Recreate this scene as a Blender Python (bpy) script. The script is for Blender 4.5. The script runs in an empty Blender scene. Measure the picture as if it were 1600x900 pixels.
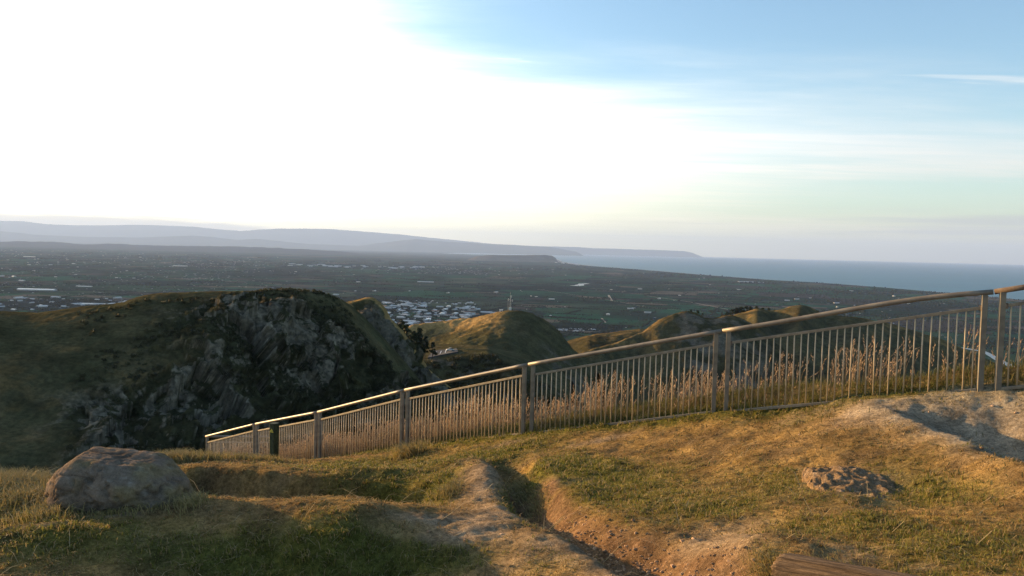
import bpy, bmesh, math, random
import numpy as np
from mathutils import Vector, Matrix

S = bpy.context.scene
COL = S.collection
rng = np.random.default_rng(7)
random.seed(7)

# ------------------------------------------------------------------ camera
F = 1256.0                                     # focal length in photo pixels (1600 wide)
PITCH = math.atan(60.0 / F)
ROLL = math.radians(1.43)
EYE = np.array([0.0, 0.0, 0.0])
RM = Matrix.Rotation(math.pi / 2 - PITCH, 3, 'X') @ Matrix.Rotation(ROLL, 3, 'Z')
RN = np.array(RM)
cam_d = bpy.data.cameras.new('camera')
cam = bpy.data.objects.new('camera', cam_d)
COL.objects.link(cam)
cam_d.sensor_width = 36.0
cam_d.lens = 36.0 * F / 1600.0
cam_d.clip_start = 0.1
cam_d.clip_end = 300000.0
cam.matrix_world = Matrix.Translation(Vector(EYE)) @ RM.to_4x4()
S.camera = cam

# ------------------------------------------------------------------ light
SUN_AZ = math.radians(-56.0)                   # left of the view direction (+Y)
SUN_EL = math.radians(7.2)
SUN_DIR = np.array([math.sin(SUN_AZ) * math.cos(SUN_EL), math.cos(SUN_AZ) * math.cos(SUN_EL), math.sin(SUN_EL)])
sun_d = bpy.data.lights.new('sun', 'SUN')
sun_d.energy = 5.0
sun_d.angle = math.radians(0.6)
sun_d.color = (1.0, 0.60, 0.225)
sun = bpy.data.objects.new('sun', sun_d)
COL.objects.link(sun)
sun.rotation_euler = Vector(SUN_DIR).to_track_quat('Z', 'Y').to_euler()
sun.location = (-20, 10, 30)

S.view_settings.view_transform = 'Standard'
S.view_settings.look = 'None'
S.view_settings.exposure = 1.7
S.view_settings.gamma = 1.0
try:
    S.view_settings.use_curve_mapping = False
except Exception:
    pass

S.cycles.use_denoising = True
S.cycles.denoiser = 'OPENIMAGEDENOISE'
S.cycles.denoising_prefilter = 'NONE'          # keeps the fine grass and gravel crisp
S.cycles.use_adaptive_sampling = False
S.cycles.sample_clamp_indirect = 1.0
S.cycles.sample_clamp_direct = 1.6
world = bpy.data.worlds.new('World')
S.world = world
world.use_nodes = True


def N(nt, typ, **kw):
    n = nt.nodes.new(typ)
    for k, v in kw.items():
        if k.startswith('i_'):
            key = k[2:]
            key = int(key) if key.isdigit() else key.replace('_', ' ')
            n.inputs[key].default_value = v
        else:
            setattr(n, k, v)
    return n


def math_n(nt, op, a, b=None, c=None, clamp=False):
    n = nt.nodes.new('ShaderNodeMath')
    n.operation = op
    n.use_clamp = clamp
    for i, v in enumerate((a, b, c)):
        if v is None:
            continue
        if isinstance(v, (int, float)):
            n.inputs[i].default_value = v
        else:
            nt.links.new(v, n.inputs[i])
    return n.outputs[0]


def vmath(nt, op, a, b=None):
    n = nt.nodes.new('ShaderNodeVectorMath')
    n.operation = op
    for i, v in enumerate((a, b)):
        if v is None:
            continue
        if isinstance(v, (tuple, list)):
            n.inputs[i].default_value = v
        else:
            nt.links.new(v, n.inputs[i])
    return n


def smooth(nt, v, lo, hi):
    n = nt.nodes.new('ShaderNodeMapRange')
    n.interpolation_type = 'SMOOTHSTEP'
    nt.links.new(v, n.inputs['Value'])
    n.inputs['From Min'].default_value = lo
    n.inputs['From Max'].default_value = hi
    return n.outputs[0]


def mixc(nt, fac, a, b, blend='MIX'):
    n = nt.nodes.new('ShaderNodeMix')
    n.data_type = 'RGBA'
    n.blend_type = blend
    n.clamp_factor = True
    for sock, v in ((n.inputs[0], fac), (n.inputs[6], a), (n.inputs[7], b)):
        if isinstance(v, (int, float)):
            sock.default_value = v
        elif isinstance(v, (tuple, list)):
            sock.default_value = tuple(v) + ((1.0,) if len(v) == 3 else ())
        else:
            nt.links.new(v, sock)
    return n.outputs[2]


def build_world():
    nt = world.node_tree
    nt.nodes.clear()
    out = nt.nodes.new('ShaderNodeOutputWorld')
    bg = nt.nodes.new('ShaderNodeBackground')
    nt.links.new(bg.outputs[0], out.inputs[0])
    STR = 0.10
    bg.inputs[1].default_value = STR
    tc = nt.nodes.new('ShaderNodeTexCoord')
    sep = nt.nodes.new('ShaderNodeSeparateXYZ')
    nrm = vmath(nt, 'NORMALIZE', tc.outputs['Generated'])
    nt.links.new(nrm.outputs[0], sep.inputs[0])
    zc = math_n(nt, 'MAXIMUM', sep.outputs[2], 0.012)
    comb = nt.nodes.new('ShaderNodeCombineXYZ')
    nt.links.new(sep.outputs[0], comb.inputs[0])
    nt.links.new(sep.outputs[1], comb.inputs[1])
    nt.links.new(zc, comb.inputs[2])
    sky = nt.nodes.new('ShaderNodeTexSky')
    sky.sky_type = 'NISHITA'
    sky.sun_disc = False
    sky.sun_elevation = SUN_EL
    sky.sun_rotation = SUN_AZ
    sky.altitude = 390
    sky.air_density = 1.0
    sky.dust_density = 1.0
    sky.ozone_density = 1.6
    nt.links.new(comb.outputs[0], sky.inputs[0])
    # cloud layer: directions projected on a flat layer overhead
    zp = math_n(nt, 'ADD', math_n(nt, 'MAXIMUM', sep.outputs[2], 0.0), 0.012)
    px = math_n(nt, 'DIVIDE', sep.outputs[0], zp)
    py = math_n(nt, 'DIVIDE', sep.outputs[1], zp)
    pv = nt.nodes.new('ShaderNodeCombineXYZ')
    nt.links.new(px, pv.inputs[0])
    nt.links.new(py, pv.inputs[1])

    def noise(vec, scale, detail, rough=0.55, dist=0.0):
        n = N(nt, 'ShaderNodeTexNoise', i_Scale=scale, i_Detail=detail, i_Roughness=rough, i_Distortion=dist)
        nt.links.new(vec, n.inputs['Vector'])
        return n.outputs[0]

    def mapped(scale, rot=0.0, loc=(0, 0, 0)):
        m = nt.nodes.new('ShaderNodeMapping')
        m.inputs['Scale'].default_value = scale
        m.inputs['Rotation'].default_value = (0, 0, rot)
        m.inputs['Location'].default_value = loc
        nt.links.new(pv.outputs[0], m.inputs[0])
        return m.outputs[0]
    n1 = noise(mapped((0.35, 0.9, 1), -0.2), 1.0, 7.0, 0.62, 0.3)
    n2 = noise(mapped((0.5, 2.2, 1), -0.25, (3, 1, 0)), 1.0, 6.0, 0.6, 0.4)
    n3 = noise(mapped((0.16, 0.5, 1), -0.1, (7, 4, 0)), 1.0, 5.0, 0.5)
    # edge of the sheet (see the bright sheet toward the sun, blue beyond its edge)
    e1 = math_n(nt, 'MULTIPLY_ADD', px, 0.25, 4.25)
    e2 = math_n(nt, 'MULTIPLY_ADD', px, 2.1, 4.6)
    edge = math_n(nt, 'SMOOTH_MIN', e1, e2, 0.9)
    wob = math_n(nt, 'MULTIPLY_ADD', n1, 3.2, -1.6)
    d = math_n(nt, 'ADD', math_n(nt, 'SUBTRACT', py, edge), wob)
    sheet = smooth(nt, d, -1.0, 1.9)
    # clear lane low in the sky away from the sun
    lane_lo = smooth(nt, math_n(nt, 'ADD', math_n(nt, 'MULTIPLY_ADD', px, 0.35, py), math_n(nt, 'MULTIPLY', wob, 0.8)), 9.3, 11.2)
    lane_hi = smooth(nt, math_n(nt, 'ADD', py, math_n(nt, 'MULTIPLY', wob, 3.0)), 13.5, 20.0)
    lane_side = smooth(nt, px, 1.5, 5.5)
    lane = math_n(nt, 'MULTIPLY', math_n(nt, 'MULTIPLY', lane_lo, math_n(nt, 'SUBTRACT', 1.0, lane_hi)), lane_side)
    sheet = math_n(nt, 'MULTIPLY', sheet, math_n(nt, 'MULTIPLY_ADD', lane, -0.8, 1.0))
    thick = math_n(nt, 'MULTIPLY_ADD', smooth(nt, n2, 0.3, 0.7), 0.35, 0.65)
    sheet = math_n(nt, 'MULTIPLY', sheet, thick)
    n4 = noise(mapped((0.24, 0.75, 1), -0.28, (5, 2, 0)), 1.0, 8.0, 0.66, 0.5)
    thin = math_n(nt, 'MULTIPLY_ADD', smooth(nt, n4, 0.38, 0.6), 0.35, 0.65)
    away = smooth(nt, px, 0.2, 3.0)
    sheet = math_n(nt, 'MULTIPLY', sheet, math_n(nt, 'ADD', math_n(nt, 'MULTIPLY', away, thin), math_n(nt, 'SUBTRACT', 1.0, away)))
    wisp = math_n(nt, 'MULTIPLY', math_n(nt, 'MULTIPLY', smooth(nt, n2, 0.55, 0.74), smooth(nt, n3, 0.47, 0.6)), 0.7)
    cov = math_n(nt, 'MAXIMUM', sheet, wisp, clamp=True)
    # sunlight forward scattered through the sheet
    dot = vmath(nt, 'DOT_PRODUCT', nrm.outputs[0], tuple(SUN_DIR)).outputs['Value']
    dotc = math_n(nt, 'MAXIMUM', dot, 0.0)
    g1 = math_n(nt, 'POWER', dotc, 2.2)
    g2 = math_n(nt, 'POWER', dotc, 20.0)
    glow = math_n(nt, 'ADD', math_n(nt, 'MULTIPLY', g1, 0.95), math_n(nt, 'MULTIPLY', g2, 2.1))
    base = 0.31 / STR
    gcol = mixc(nt, 1.0, (1.0, 0.95, 0.82), (0, 0, 0), 'ADD')
    gl = nt.nodes.new('ShaderNodeVectorMath')
    gl.operation = 'SCALE'
    nt.links.new(gcol, gl.inputs[0])
    nt.links.new(math_n(nt, 'MULTIPLY', glow, 1.0 / STR), gl.inputs['Scale'])
    ccol = vmath(nt, 'ADD', gl.outputs[0], (base * 0.97, base * 1.0, base * 0.99)).outputs[0]
    # low clouds are seen through more air and redden
    ccol = mixc(nt, smooth(nt, sep.outputs[2], 0.0, 0.15), mixc(nt, 1.0, ccol, (1.05, .94, .66), 'MULTIPLY'), ccol)
    skyc = mixc(nt, 1.0, sky.outputs[0], (.90, 1.0, 1.07), 'MULTIPLY')
    # bright aureole of the low sun in the clear air
    au = nt.nodes.new('ShaderNodeVectorMath')
    au.operation = 'SCALE'
    au.inputs[0].default_value = (1.0, .97, .88)
    nt.links.new(math_n(nt, 'MULTIPLY', math_n(nt, 'POWER', dotc, 6.0), .22 / STR), au.inputs['Scale'])
    skyc = vmath(nt, 'ADD', skyc, au.outputs[0]).outputs[0]
    col = mixc(nt, cov, skyc, ccol)
    # low bank of cloud lying on the far ranges
    az = nt.nodes.new('ShaderNodeMath')
    az.operation = 'ARCTAN2'
    nt.links.new(sep.outputs[0], az.inputs[0])
    nt.links.new(sep.outputs[1], az.inputs[1])
    bv = nt.nodes.new('ShaderNodeCombineXYZ')
    nt.links.new(math_n(nt, 'MULTIPLY', az.outputs[0], 7.0), bv.inputs[0])
    nt.links.new(math_n(nt, 'MULTIPLY', sep.outputs[2], 110.0), bv.inputs[1])
    bn = noise(bv.outputs[0], 1.0, 6.0, 0.6, 0.2)
    top = math_n(nt, 'MULTIPLY_ADD', smooth(nt, math_n(nt, 'MULTIPLY', az.outputs[0], -1.0), .05, .5), .021, .008)
    top = math_n(nt, 'ADD', top, math_n(nt, 'MULTIPLY_ADD', bn, .028, -.014))
    bank = smooth(nt, math_n(nt, 'SUBTRACT', top, sep.outputs[2]), -.004, .006)
    # thin grey strips of cloud low over the horizon
    sv = nt.nodes.new('ShaderNodeCombineXYZ')
    nt.links.new(math_n(nt, 'MULTIPLY', az.outputs[0], 2.4), sv.inputs[0])
    nt.links.new(math_n(nt, 'MULTIPLY', sep.outputs[2], 75.0), sv.inputs[1])
    sn = noise(sv.outputs[0], 1.0, 5.0, 0.55, 0.15)
    win = math_n(nt, 'MULTIPLY', smooth(nt, sep.outputs[2], .012, .026), math_n(nt, 'SUBTRACT', 1.0, smooth(nt, sep.outputs[2], .042, .062)))
    strip = math_n(nt, 'MULTIPLY', math_n(nt, 'MULTIPLY', smooth(nt, sn, .47, .62), win), smooth(nt, az.outputs[0], .05, .5))
    col = mixc(nt, math_n(nt, 'MULTIPLY', strip, .8), col, (.205 / STR, .205 / STR, .185 / STR))
    B_ = 0.25 / STR
    col = mixc(nt, math_n(nt, 'MULTIPLY', bank, math_n(nt, 'MULTIPLY_ADD', smooth(nt, math_n(nt, 'MULTIPLY', az.outputs[0], -1.0), -.1, .4), .7, .05)), col, (B_ * 1.08, B_ * .98, B_ * .92))
    nt.links.new(col, bg.inputs[0])


build_world()

# ------------------------------------------------------------------ helpers


def ray(px, py):
    px = np.asarray(px, float)
    py = np.asarray(py, float)
    d = np.stack([(px - 800) / F, -(py - 450) / F, -np.ones_like(px)], -1)
    return d @ RN.T


def at(px, py, Y):
    """point of the place seen at a photo pixel, Y metres ahead"""
    r = ray(px, py)
    return EYE + r * (np.asarray(Y, float) / r[..., 1])[..., None]


def on_level(px, py, z):
    r = ray(px, py)
    return EYE + r * ((z - EYE[2]) / r[..., 2])[..., None]


def project(P):
    c = (np.asarray(P) - EYE) @ RN
    return 800 + F * c[..., 0] / -c[..., 2], 450 - F * c[..., 1] / -c[..., 2]


def _hash(ix, iy, iz, s):
    h = (ix.astype(np.uint32) * np.uint32(374761393) + iy.astype(np.uint32) * np.uint32(668265263)
         + iz.astype(np.uint32) * np.uint32(2147483647) + np.uint32(s * 1013904223 & 0xffffffff))
    h = (h ^ (h >> np.uint32(13))) * np.uint32(1274126177)
    h = (h ^ (h >> np.uint32(15))) * np.uint32(2246822519)
    return h ^ (h >> np.uint32(16))


def noise3(P, seed=1):
    P = np.asarray(P, float)
    i = np.floor(P).astype(np.int64)
    f = P - i
    u = f * f * f * (f * (f * 6 - 15) + 10)
    res = 0
    with np.errstate(over='ignore'):
        for a in (0, 1):
            for b in (0, 1):
                for c in (0, 1):
                    h = _hash(i[..., 0] + a, i[..., 1] + b, i[..., 2] + c, seed)
                    gx = (h & np.uint32(1023)).astype(float) / 511.5 - 1
                    gy = ((h >> np.uint32(10)) & np.uint32(1023)).astype(float) / 511.5 - 1
                    gz_ = ((h >> np.uint32(20)) & np.uint32(1023)).astype(float) / 511.5 - 1
                    w = ((u[..., 0] if a else 1 - u[..., 0]) * (u[..., 1] if b else 1 - u[..., 1])
                         * (u[..., 2] if c else 1 - u[..., 2]))
                    res = res + w * (gx * (f[..., 0] - a) + gy * (f[..., 1] - b) + gz_ * (f[..., 2] - c))
    return res


def fbm(P, octaves=4, seed=1, gain=0.5, ridged=False):
    P = np.asarray(P, float)
    amp, tot, res = 1.0, 0.0, 0
    for k in range(octaves):
        n = noise3(P * (2.03 ** k) + k * 17.3, seed + k)
        if ridged:
            n = 0.5 - np.abs(n) * 1.6
        res = res + amp * n
        tot += amp
        amp *= gain
    return res / tot


def fbm2(x, y, sc, octaves=4, seed=1, gain=0.5, ridged=False):
    return fbm(np.stack([x * sc, y * sc, np.full_like(x, seed * 3.7)], -1), octaves, seed, gain, ridged)


def ss(v, lo, hi):
    t = np.clip((v - lo) / (hi - lo), 0, 1)
    return t * t * (3 - 2 * t)


def tag(o, label=None, cat=None, group=None, kind=None):
    if label:
        o['label'] = label
    if cat:
        o['category'] = cat
    if group:
        o['group'] = group
    if kind:
        o['kind'] = kind
    return o


def empty(name, loc, label, cat, group=None, rz=0.0):
    o = bpy.data.objects.new(name, None)
    o.empty_display_size = 0.2
    COL.objects.link(o)
    o.location = loc
    o.rotation_euler = (0, 0, rz)
    return tag(o, label, cat, group)


def mesh_np(name, V, faces_list, col=None, smooth_f=True):
    """faces_list: list of int arrays (n,3) or (n,4)"""
    me = bpy.data.meshes.new(name)
    V = np.ascontiguousarray(V, dtype=np.float32).reshape(-1, 3)
    loops = np.concatenate([f.reshape(-1) for f in faces_list]).astype(np.int32)
    sizes = np.concatenate([np.full(len(f), f.shape[1], np.int32) for f in faces_list])
    starts = np.concatenate([[0], np.cumsum(sizes)[:-1]]).astype(np.int32)
    me.vertices.add(len(V))
    me.vertices.foreach_set('co', V.reshape(-1))
    me.loops.add(len(loops))
    me.loops.foreach_set('vertex_index', loops)
    me.polygons.add(len(sizes))
    me.polygons.foreach_set('loop_start', starts)
    me.polygons.foreach_set('loop_total', sizes)
    me.polygons.foreach_set('use_smooth', np.full(len(sizes), smooth_f, dtype=bool))
    me.update(calc_edges=True)
    me.validate()
    if col is not None:
        a = me.color_attributes.new('col', 'FLOAT_COLOR', 'POINT')
        c4 = np.ones((len(V), 4), np.float32)
        c4[:, :3] = col
        a.data.foreach_set('color', c4.reshape(-1))
    return me


def link(name, me, mat=None, parent=None):
    o = bpy.data.objects.new(name, me)
    COL.objects.link(o)
    if mat is not None and not me.materials:
        me.materials.append(mat)
    if parent is not None:
        o.parent = parent
    return o


def grid_faces(nr, nc, flip=False):
    r, c = np.meshgrid(np.arange(nr - 1), np.arange(nc - 1), indexing='ij')
    a = (r * nc + c).reshape(-1)
    q = np.stack([a, a + 1, a + nc + 1, a + nc], -1)
    return q[:, ::-1] if flip else q


def bm_obj(name, bm, mat=None, parent=None, smooth_f=False):
    me = bpy.data.meshes.new(name)
    bm.to_mesh(me)
    bm.free()
    if smooth_f:
        me.polygons.foreach_set('use_smooth', np.ones(len(me.polygons), dtype=bool))
    return link(name, me, mat, parent)


def add_box(bm, c, s, bevel=0.0, M=None, mi=0):
    r = bmesh.ops.create_cube(bm, size=1.0)
    vs = r['verts']
    for v in vs:
        v.co = Vector((v.co.x * s[0], v.co.y * s[1], v.co.z * s[2]))
    if bevel:
        es = list({e for v in vs for e in v.link_edges})
        b = bmesh.ops.bevel(bm, geom=es, offset=bevel, segments=2, affect='EDGES', profile=0.6)
        vs = list({v for f in b['faces'] for v in f.verts} | {v for v in vs if v.is_valid})
    for v in vs:
        v.co = v.co + Vector(c)
        if M is not None:
            v.co = M @ v.co
    for f in {f for v in vs for f in v.link_faces}:
        f.material_index = mi
    return vs


def add_tube(bm, pts, r, seg=10, cap=True):
    pts = [Vector(p) for p in pts]
    rings = []
    rr = r if isinstance(r, (list, tuple)) else [r] * len(pts)
    for i, p in enumerate(pts):
        t = (pts[min(i + 1, len(pts) - 1)] - pts[max(i - 1, 0)]).normalized()
        up = Vector((0, 0, 1)) if abs(t.z) < 0.95 else Vector((1, 0, 0))
        a = t.cross(up).normalized()
        b = a.cross(t).normalized()
        rings.append([bm.verts.new(p + (a * math.cos(2 * math.pi * k / seg) + b * math.sin(2 * math.pi * k / seg)) * rr[i])
                      for k in range(seg)])
    for A, B in zip(rings[:-1], rings[1:]):
        for k in range(seg):
            f = bm.faces.new((A[k], A[(k + 1) % seg], B[(k + 1) % seg], B[k]))
            f.smooth = True
    if cap:
        bm.faces.new(rings[0][::-1])
        bm.faces.new(rings[-1])


# ------------------------------------------------------------------ materials


def new_mat(name, rough=0.9, spec=0.2):
    m = bpy.data.materials.new(name)
    m.use_nodes = True
    nt = m.node_tree
    b = nt.nodes['Principled BSDF']
    b.inputs['Roughness'].default_value = rough
    b.inputs['Specular IOR Level'].default_value = spec
    return m, nt, b


def ncoord(nt, scale, detail=5.0, rough=0.6, vec=None, typ='Object', dist=0.0, stretch=None):
    if vec is None:
        tc = nt.nodes.new('ShaderNodeTexCoord')
        vec = tc.outputs[typ]
    if stretch:
        mp = nt.nodes.new('ShaderNodeMapping')
        mp.inputs['Scale'].default_value = stretch
        nt.links.new(vec, mp.inputs[0])
        vec = mp.outputs[0]
    n = N(nt, 'ShaderNodeTexNoise', i_Scale=scale, i_Detail=detail, i_Roughness=rough, i_Distortion=dist)
    nt.links.new(vec, n.inputs['Vector'])
    return n.outputs[0]


def bump(nt, b, h, strength, distance):
    n = nt.nodes.new('ShaderNodeBump')
    n.inputs['Strength'].default_value = strength
    n.inputs['Distance'].default_value = distance
    nt.links.new(h, n.inputs['Height'])
    nt.links.new(n.outputs[0], b.inputs['Normal'])


def mat_col(name, scales, amount=0.5, bump_s=0.6, bump_d=0.02, rough=1.0, spec=0.0):
    """colour from the mesh attribute, broken up by noise at the given scales"""
    m, nt, b = new_mat(name, rough, spec)
    at_ = nt.nodes.new('ShaderNodeAttribute')
    at_.attribute_name = 'col'
    c = at_.outputs['Color']
    h = None
    for s in scales:
        n = ncoord(nt, s, 6.0, 0.65)
        v = math_n(nt, 'MULTIPLY_ADD', smooth(nt, n, 0.25, 0.75), amount * 2, 1 - amount)
        vv = nt.nodes.new('ShaderNodeVectorMath')
        vv.operation = 'SCALE'
        nt.links.new(c, vv.inputs[0])
        nt.links.new(v, vv.inputs['Scale'])
        c = vv.outputs[0]
        h = n if h is None else math_n(nt, 'ADD', h, math_n(nt, 'MULTIPLY', n, 0.6))
    nt.links.new(c, b.inputs['Base Color'])
    if bump_s:
        bump(nt, b, h, bump_s, bump_d)
    return m


def mat_two(name, ca, cb, scale, lo=0.35, hi=0.65, rough=0.9, spec=0.2, bump_s=0.3, bump_d=0.01, metallic=0.0, stretch=None, detail=6.0):
    m, nt, b = new_mat(name, rough, spec)
    n = ncoord(nt, scale, detail, 0.62, stretch=stretch)
    nt.links.new(mixc(nt, smooth(nt, n, lo, hi), ca, cb), b.inputs['Base Color'])
    b.inputs['Metallic'].default_value = metallic
    if bump_s:
        bump(nt, b, n, bump_s, bump_d)
    return m


def mat_blade(name, trans=0.35):
    m, nt, b = new_mat(name, 0.7, 0.15)
    at_ = nt.nodes.new('ShaderNodeAttribute')
    at_.attribute_name = 'col'
    nt.links.new(at_.outputs['Color'], b.inputs['Base Color'])
    tr = nt.nodes.new('ShaderNodeBsdfTranslucent')
    nt.links.new(at_.outputs['Color'], tr.inputs[0])
    mx = nt.nodes.new('ShaderNodeMixShader')
    mx.inputs[0].default_value = trans
    nt.links.new(b.outputs[0], mx.inputs[1])
    nt.links.new(tr.outputs[0], mx.inputs[2])
    nt.links.new(mx.outputs[0], nt.nodes['Material Output'].inputs[0])
    return m


M_ground = mat_col('ground_soil', (3.0, 26.0, 120.0), 0.42, 1.0, 0.03)
M_hill = mat_col('hill_surface', (0.12, 0.9), 0.36, 1.0, 0.9)
M_far = mat_col('far_hills', (0.0006, 0.004), 0.2, 0.0, 1.0)
M_blade = mat_blade('grass_blades', 0.35)
M_stalk = mat_blade('dry_stalks', 0.3)
M_leaf = mat_blade('tree_foliage', 0.15)
M_bark = mat_two('bark', (0.06, 0.045, 0.03), (0.11, 0.085, 0.06), 6.0)

# ------------------------------------------------------------------ foreground knoll
FENCE = [  # junctions of the fence panels: photo x, hand rail y, metres ahead
    (1553, 456, 8.8), (1129, 517, 10.56), (826, 569.5, 12.32), (633, 609.5, 14.5),
    (497, 644, 16.8), (400, 662.5, 19.2), (322, 682, 21.6)]
FP = np.array([at(*p) for p in FENCE])
FP = np.vstack([FP[0] + (FP[0] - FP[1]) * np.array([1.0, 1.0, 1.05]), FP])      # one panel more to the right
POST_H = 1.16

picks = [
    (0, 1100, 3.75), (400, 1100, 3.75), (800, 1100, 3.65), (1200, 1100, 3.3), (1600, 1100, 3.0),
    (0, 900, 5.2), (200, 900, 5.4), (400, 900, 5.65), (600, 900, 5.7), (800, 900, 5.3), (1000, 895, 4.8), (1200, 900, 4.5),
    (1400, 900, 4.25), (1600, 900, 4.05), (1800, 900, 3.9), (-250, 900, 5.0),
    (180, 808, 6.35), (30, 790, 6.6), (290, 790, 6.55), (430, 789, 6.7), (530, 822, 5.95), (0, 762, 7.6), (-200, 770, 7.2),
    (300, 722, 13.0), (345, 717, 15.0), (400, 722, 15.3), (250, 737, 10.8), (330, 733, 10.5), (420, 738, 10.1),
    (500, 752, 9.6), (590, 756, 9.4), (680, 757, 9.3), (600, 728, 12.6), (700, 722, 11.6),
    (700, 800, 7.5), (640, 850, 5.9), (570, 800, 8.2), (750, 735, 9.2), (760, 792, 7.4), (830, 850, 5.75), (950, 880, 5.15),
    (800, 712, 10.8), (870, 765, 8.2), (1000, 700, 10.2), (1000, 780, 7.3), (1000, 820, 6.2), (1100, 850, 5.45),
    (1200, 655, 9.9), (1200, 720, 8.0), (1200, 800, 6.1), (1330, 614, 9.85), (1340, 770, 6.2),
    (1480, 690, 7.3), (1600, 740, 5.8), (1550, 668, 8.25), (1620, 690, 7.3), (1500, 800, 5.35), (1420, 765, 6.35),
    (1400, 655, 8.3), (1760, 800, 4.9), (1900, 700, 6.5)]
pk = [at(*p) for p in picks]
for i in range(len(FP)):
    pk.append(FP[i] - np.array([0, 0, POST_H - 0.09]))
    if i < len(FP) - 1:
        pk.append((FP[i] + FP[i + 1]) / 2 - np.array([0, 0, POST_H - 0.09]))
for x, y, z in ((-9, -3, -2.2), (0, -3, -2.0), (9, -3, -1.5), (-10, 3, -2.2), (11, 3, -1.3), (-8, 9, -3.0), (-10, 15, -4.6), (12, 6, -1.2)):
    pk.append(np.array([x, y, z], float))
pk = np.array(pk)


def tps_fit(P, lam=0.02):
    n = len(P)
    d = np.linalg.norm(P[:, None, :2] - P[None, :, :2], axis=-1)
    K = np.where(d > 0, d * d * np.log(d + 1e-9), 0) + lam * np.eye(n)
    Q = np.c_[np.ones(n), P[:, :2]]
    A = np.block([[K, Q], [Q.T, np.zeros((3, 3))]])
    return np.linalg.solve(A, np.r_[P[:, 2], np.zeros(3)])


TW = tps_fit(pk)


def tps(x, y):
    out = TW[-3] + TW[-2] * x + TW[-1] * y
    for i in range(len(pk)):
        r2 = (x - pk[i, 0]) ** 2 + (y - pk[i, 1]) ** 2
        out = out + TW[i] * 0.5 * r2 * np.log(r2 + 1e-12)
    return out


def seg_dist(x, y, L):
    """distance to polyline, signed side (+ right of travel), normalised length along"""
    best = np.full(x.shape, 1e9)
    side = np.zeros(x.shape)
    par = np.zeros(x.shape)
    ln = np.linalg.norm(np.diff(L, axis=0), axis=1)
    cum = np.r_[0, np.cumsum(ln)]
    for i in range(len(L) - 1):
        ax, ay = L[i]
        bx, by = L[i + 1]
        dx, dy = bx - ax, by - ay
        t = np.clip(((x - ax) * dx + (y - ay) * dy) / (dx * dx + dy * dy), 0, 1)
        d = np.hypot(x - ax - t * dx, y - ay - t * dy)
        m = d < best
        best = np.where(m, d, best)
        side = np.where(m, np.sign((x - ax) * dy - (y - ay) * dx), side)
        par = np.where(m, (cum[i] + t * ln[i]) / cum[-1], par)
    return best, side, par


def inside(x, y, L):
    c = np.zeros(x.shape, bool)
    j = len(L) - 1
    for i in range(len(L)):
        xi, yi = L[i]
        xj, yj = L[j]
        with np.errstate(divide='ignore', invalid='ignore'):
            hit = ((yi > y) != (yj > y)) & (x < (xj - xi) * (y - yi) / (yj - yi + 1e-12) + xi)
        c ^= hit
        j = i
    return c


OUTW = np.array([0.57, 0.82])
PLAT = ([(15.0, -8.0), (15.0, 3.0)] + [tuple(p[:2] + OUTW * 0.75) for p in FP]
        + [(-9.3, 22.2), (-9.2, 21.0), (-6.6, 14.0), (-5.5, 11.0), (-5.3, 8.3), (-9.0, 7.2), (-15.0, 6.0), (-15.0, -8.0)])
PLAT = np.array(PLAT)


def base_hit(px, py):
    """march the photo pixel's sight line down to the knoll's rough surface"""
    r = ray(float(px), float(py))
    ys = np.linspace(2.5, 22, 400)
    P = EYE + r * (ys / r[1])[:, None]
    h = tps(P[:, 0], P[:, 1])
    k = np.argmax(P[:, 2] <= h) if (P[:, 2] <= h).any() else len(ys) - 1
    return P[k]


GULLY = np.array([base_hit(*p)[:2] for p in ((786, 712), (802, 735), (815, 762), (838, 792), (872, 815), (915, 832), (965, 852), (1015, 872), (1075, 893), (1120, 925), (1150, 980))])
BANK = np.array([at(px, py, Y)[:2] for px, py, Y in ((215, 745, 10.2), (260, 737, 10.4), (330, 733, 10.3), (420, 742, 9.9), (500, 752, 9.6), (590, 757, 9.3), (670, 764, 9.0), (715, 775, 8.6))])
CREST = np.array([at(px, py, Y)[:2] for px, py, Y in ((1322, 612, 9.9), (1400, 655, 8.3), (1480, 690, 7.3), (1600, 740, 5.8), (1750, 800, 4.9))])


def gauss(x, y, c, r):
    return np.exp(-(((x - c[0]) / r[0]) ** 2 + ((y - c[1]) / r[1]) ** 2))


HUMPS = []
for px, py, rx, ry, h in ((750, 748, .55, .5, .10), (610, 748, .8, .35, .08), (705, 735, .6, .4, .10), (1150, 868, .35, .3, .07), (1095, 835, .25, .2, -.05),
                          (1235, 865, .3, .3, .06), (1430, 775, .45, .35, -.10), (1250, 700, .9, .5, .05), (880, 775, .3, .3, .06), (440, 796, .7, .35, .07), (545, 826, .35, .3, .03),
                          (330, 718, 1.0, .5, .10), (120, 840, .5, .3, .06), (830, 835, .6, .5, .05)):
    HUMPS.append((base_hit(px, py)[:2], (rx, ry), h))


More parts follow.
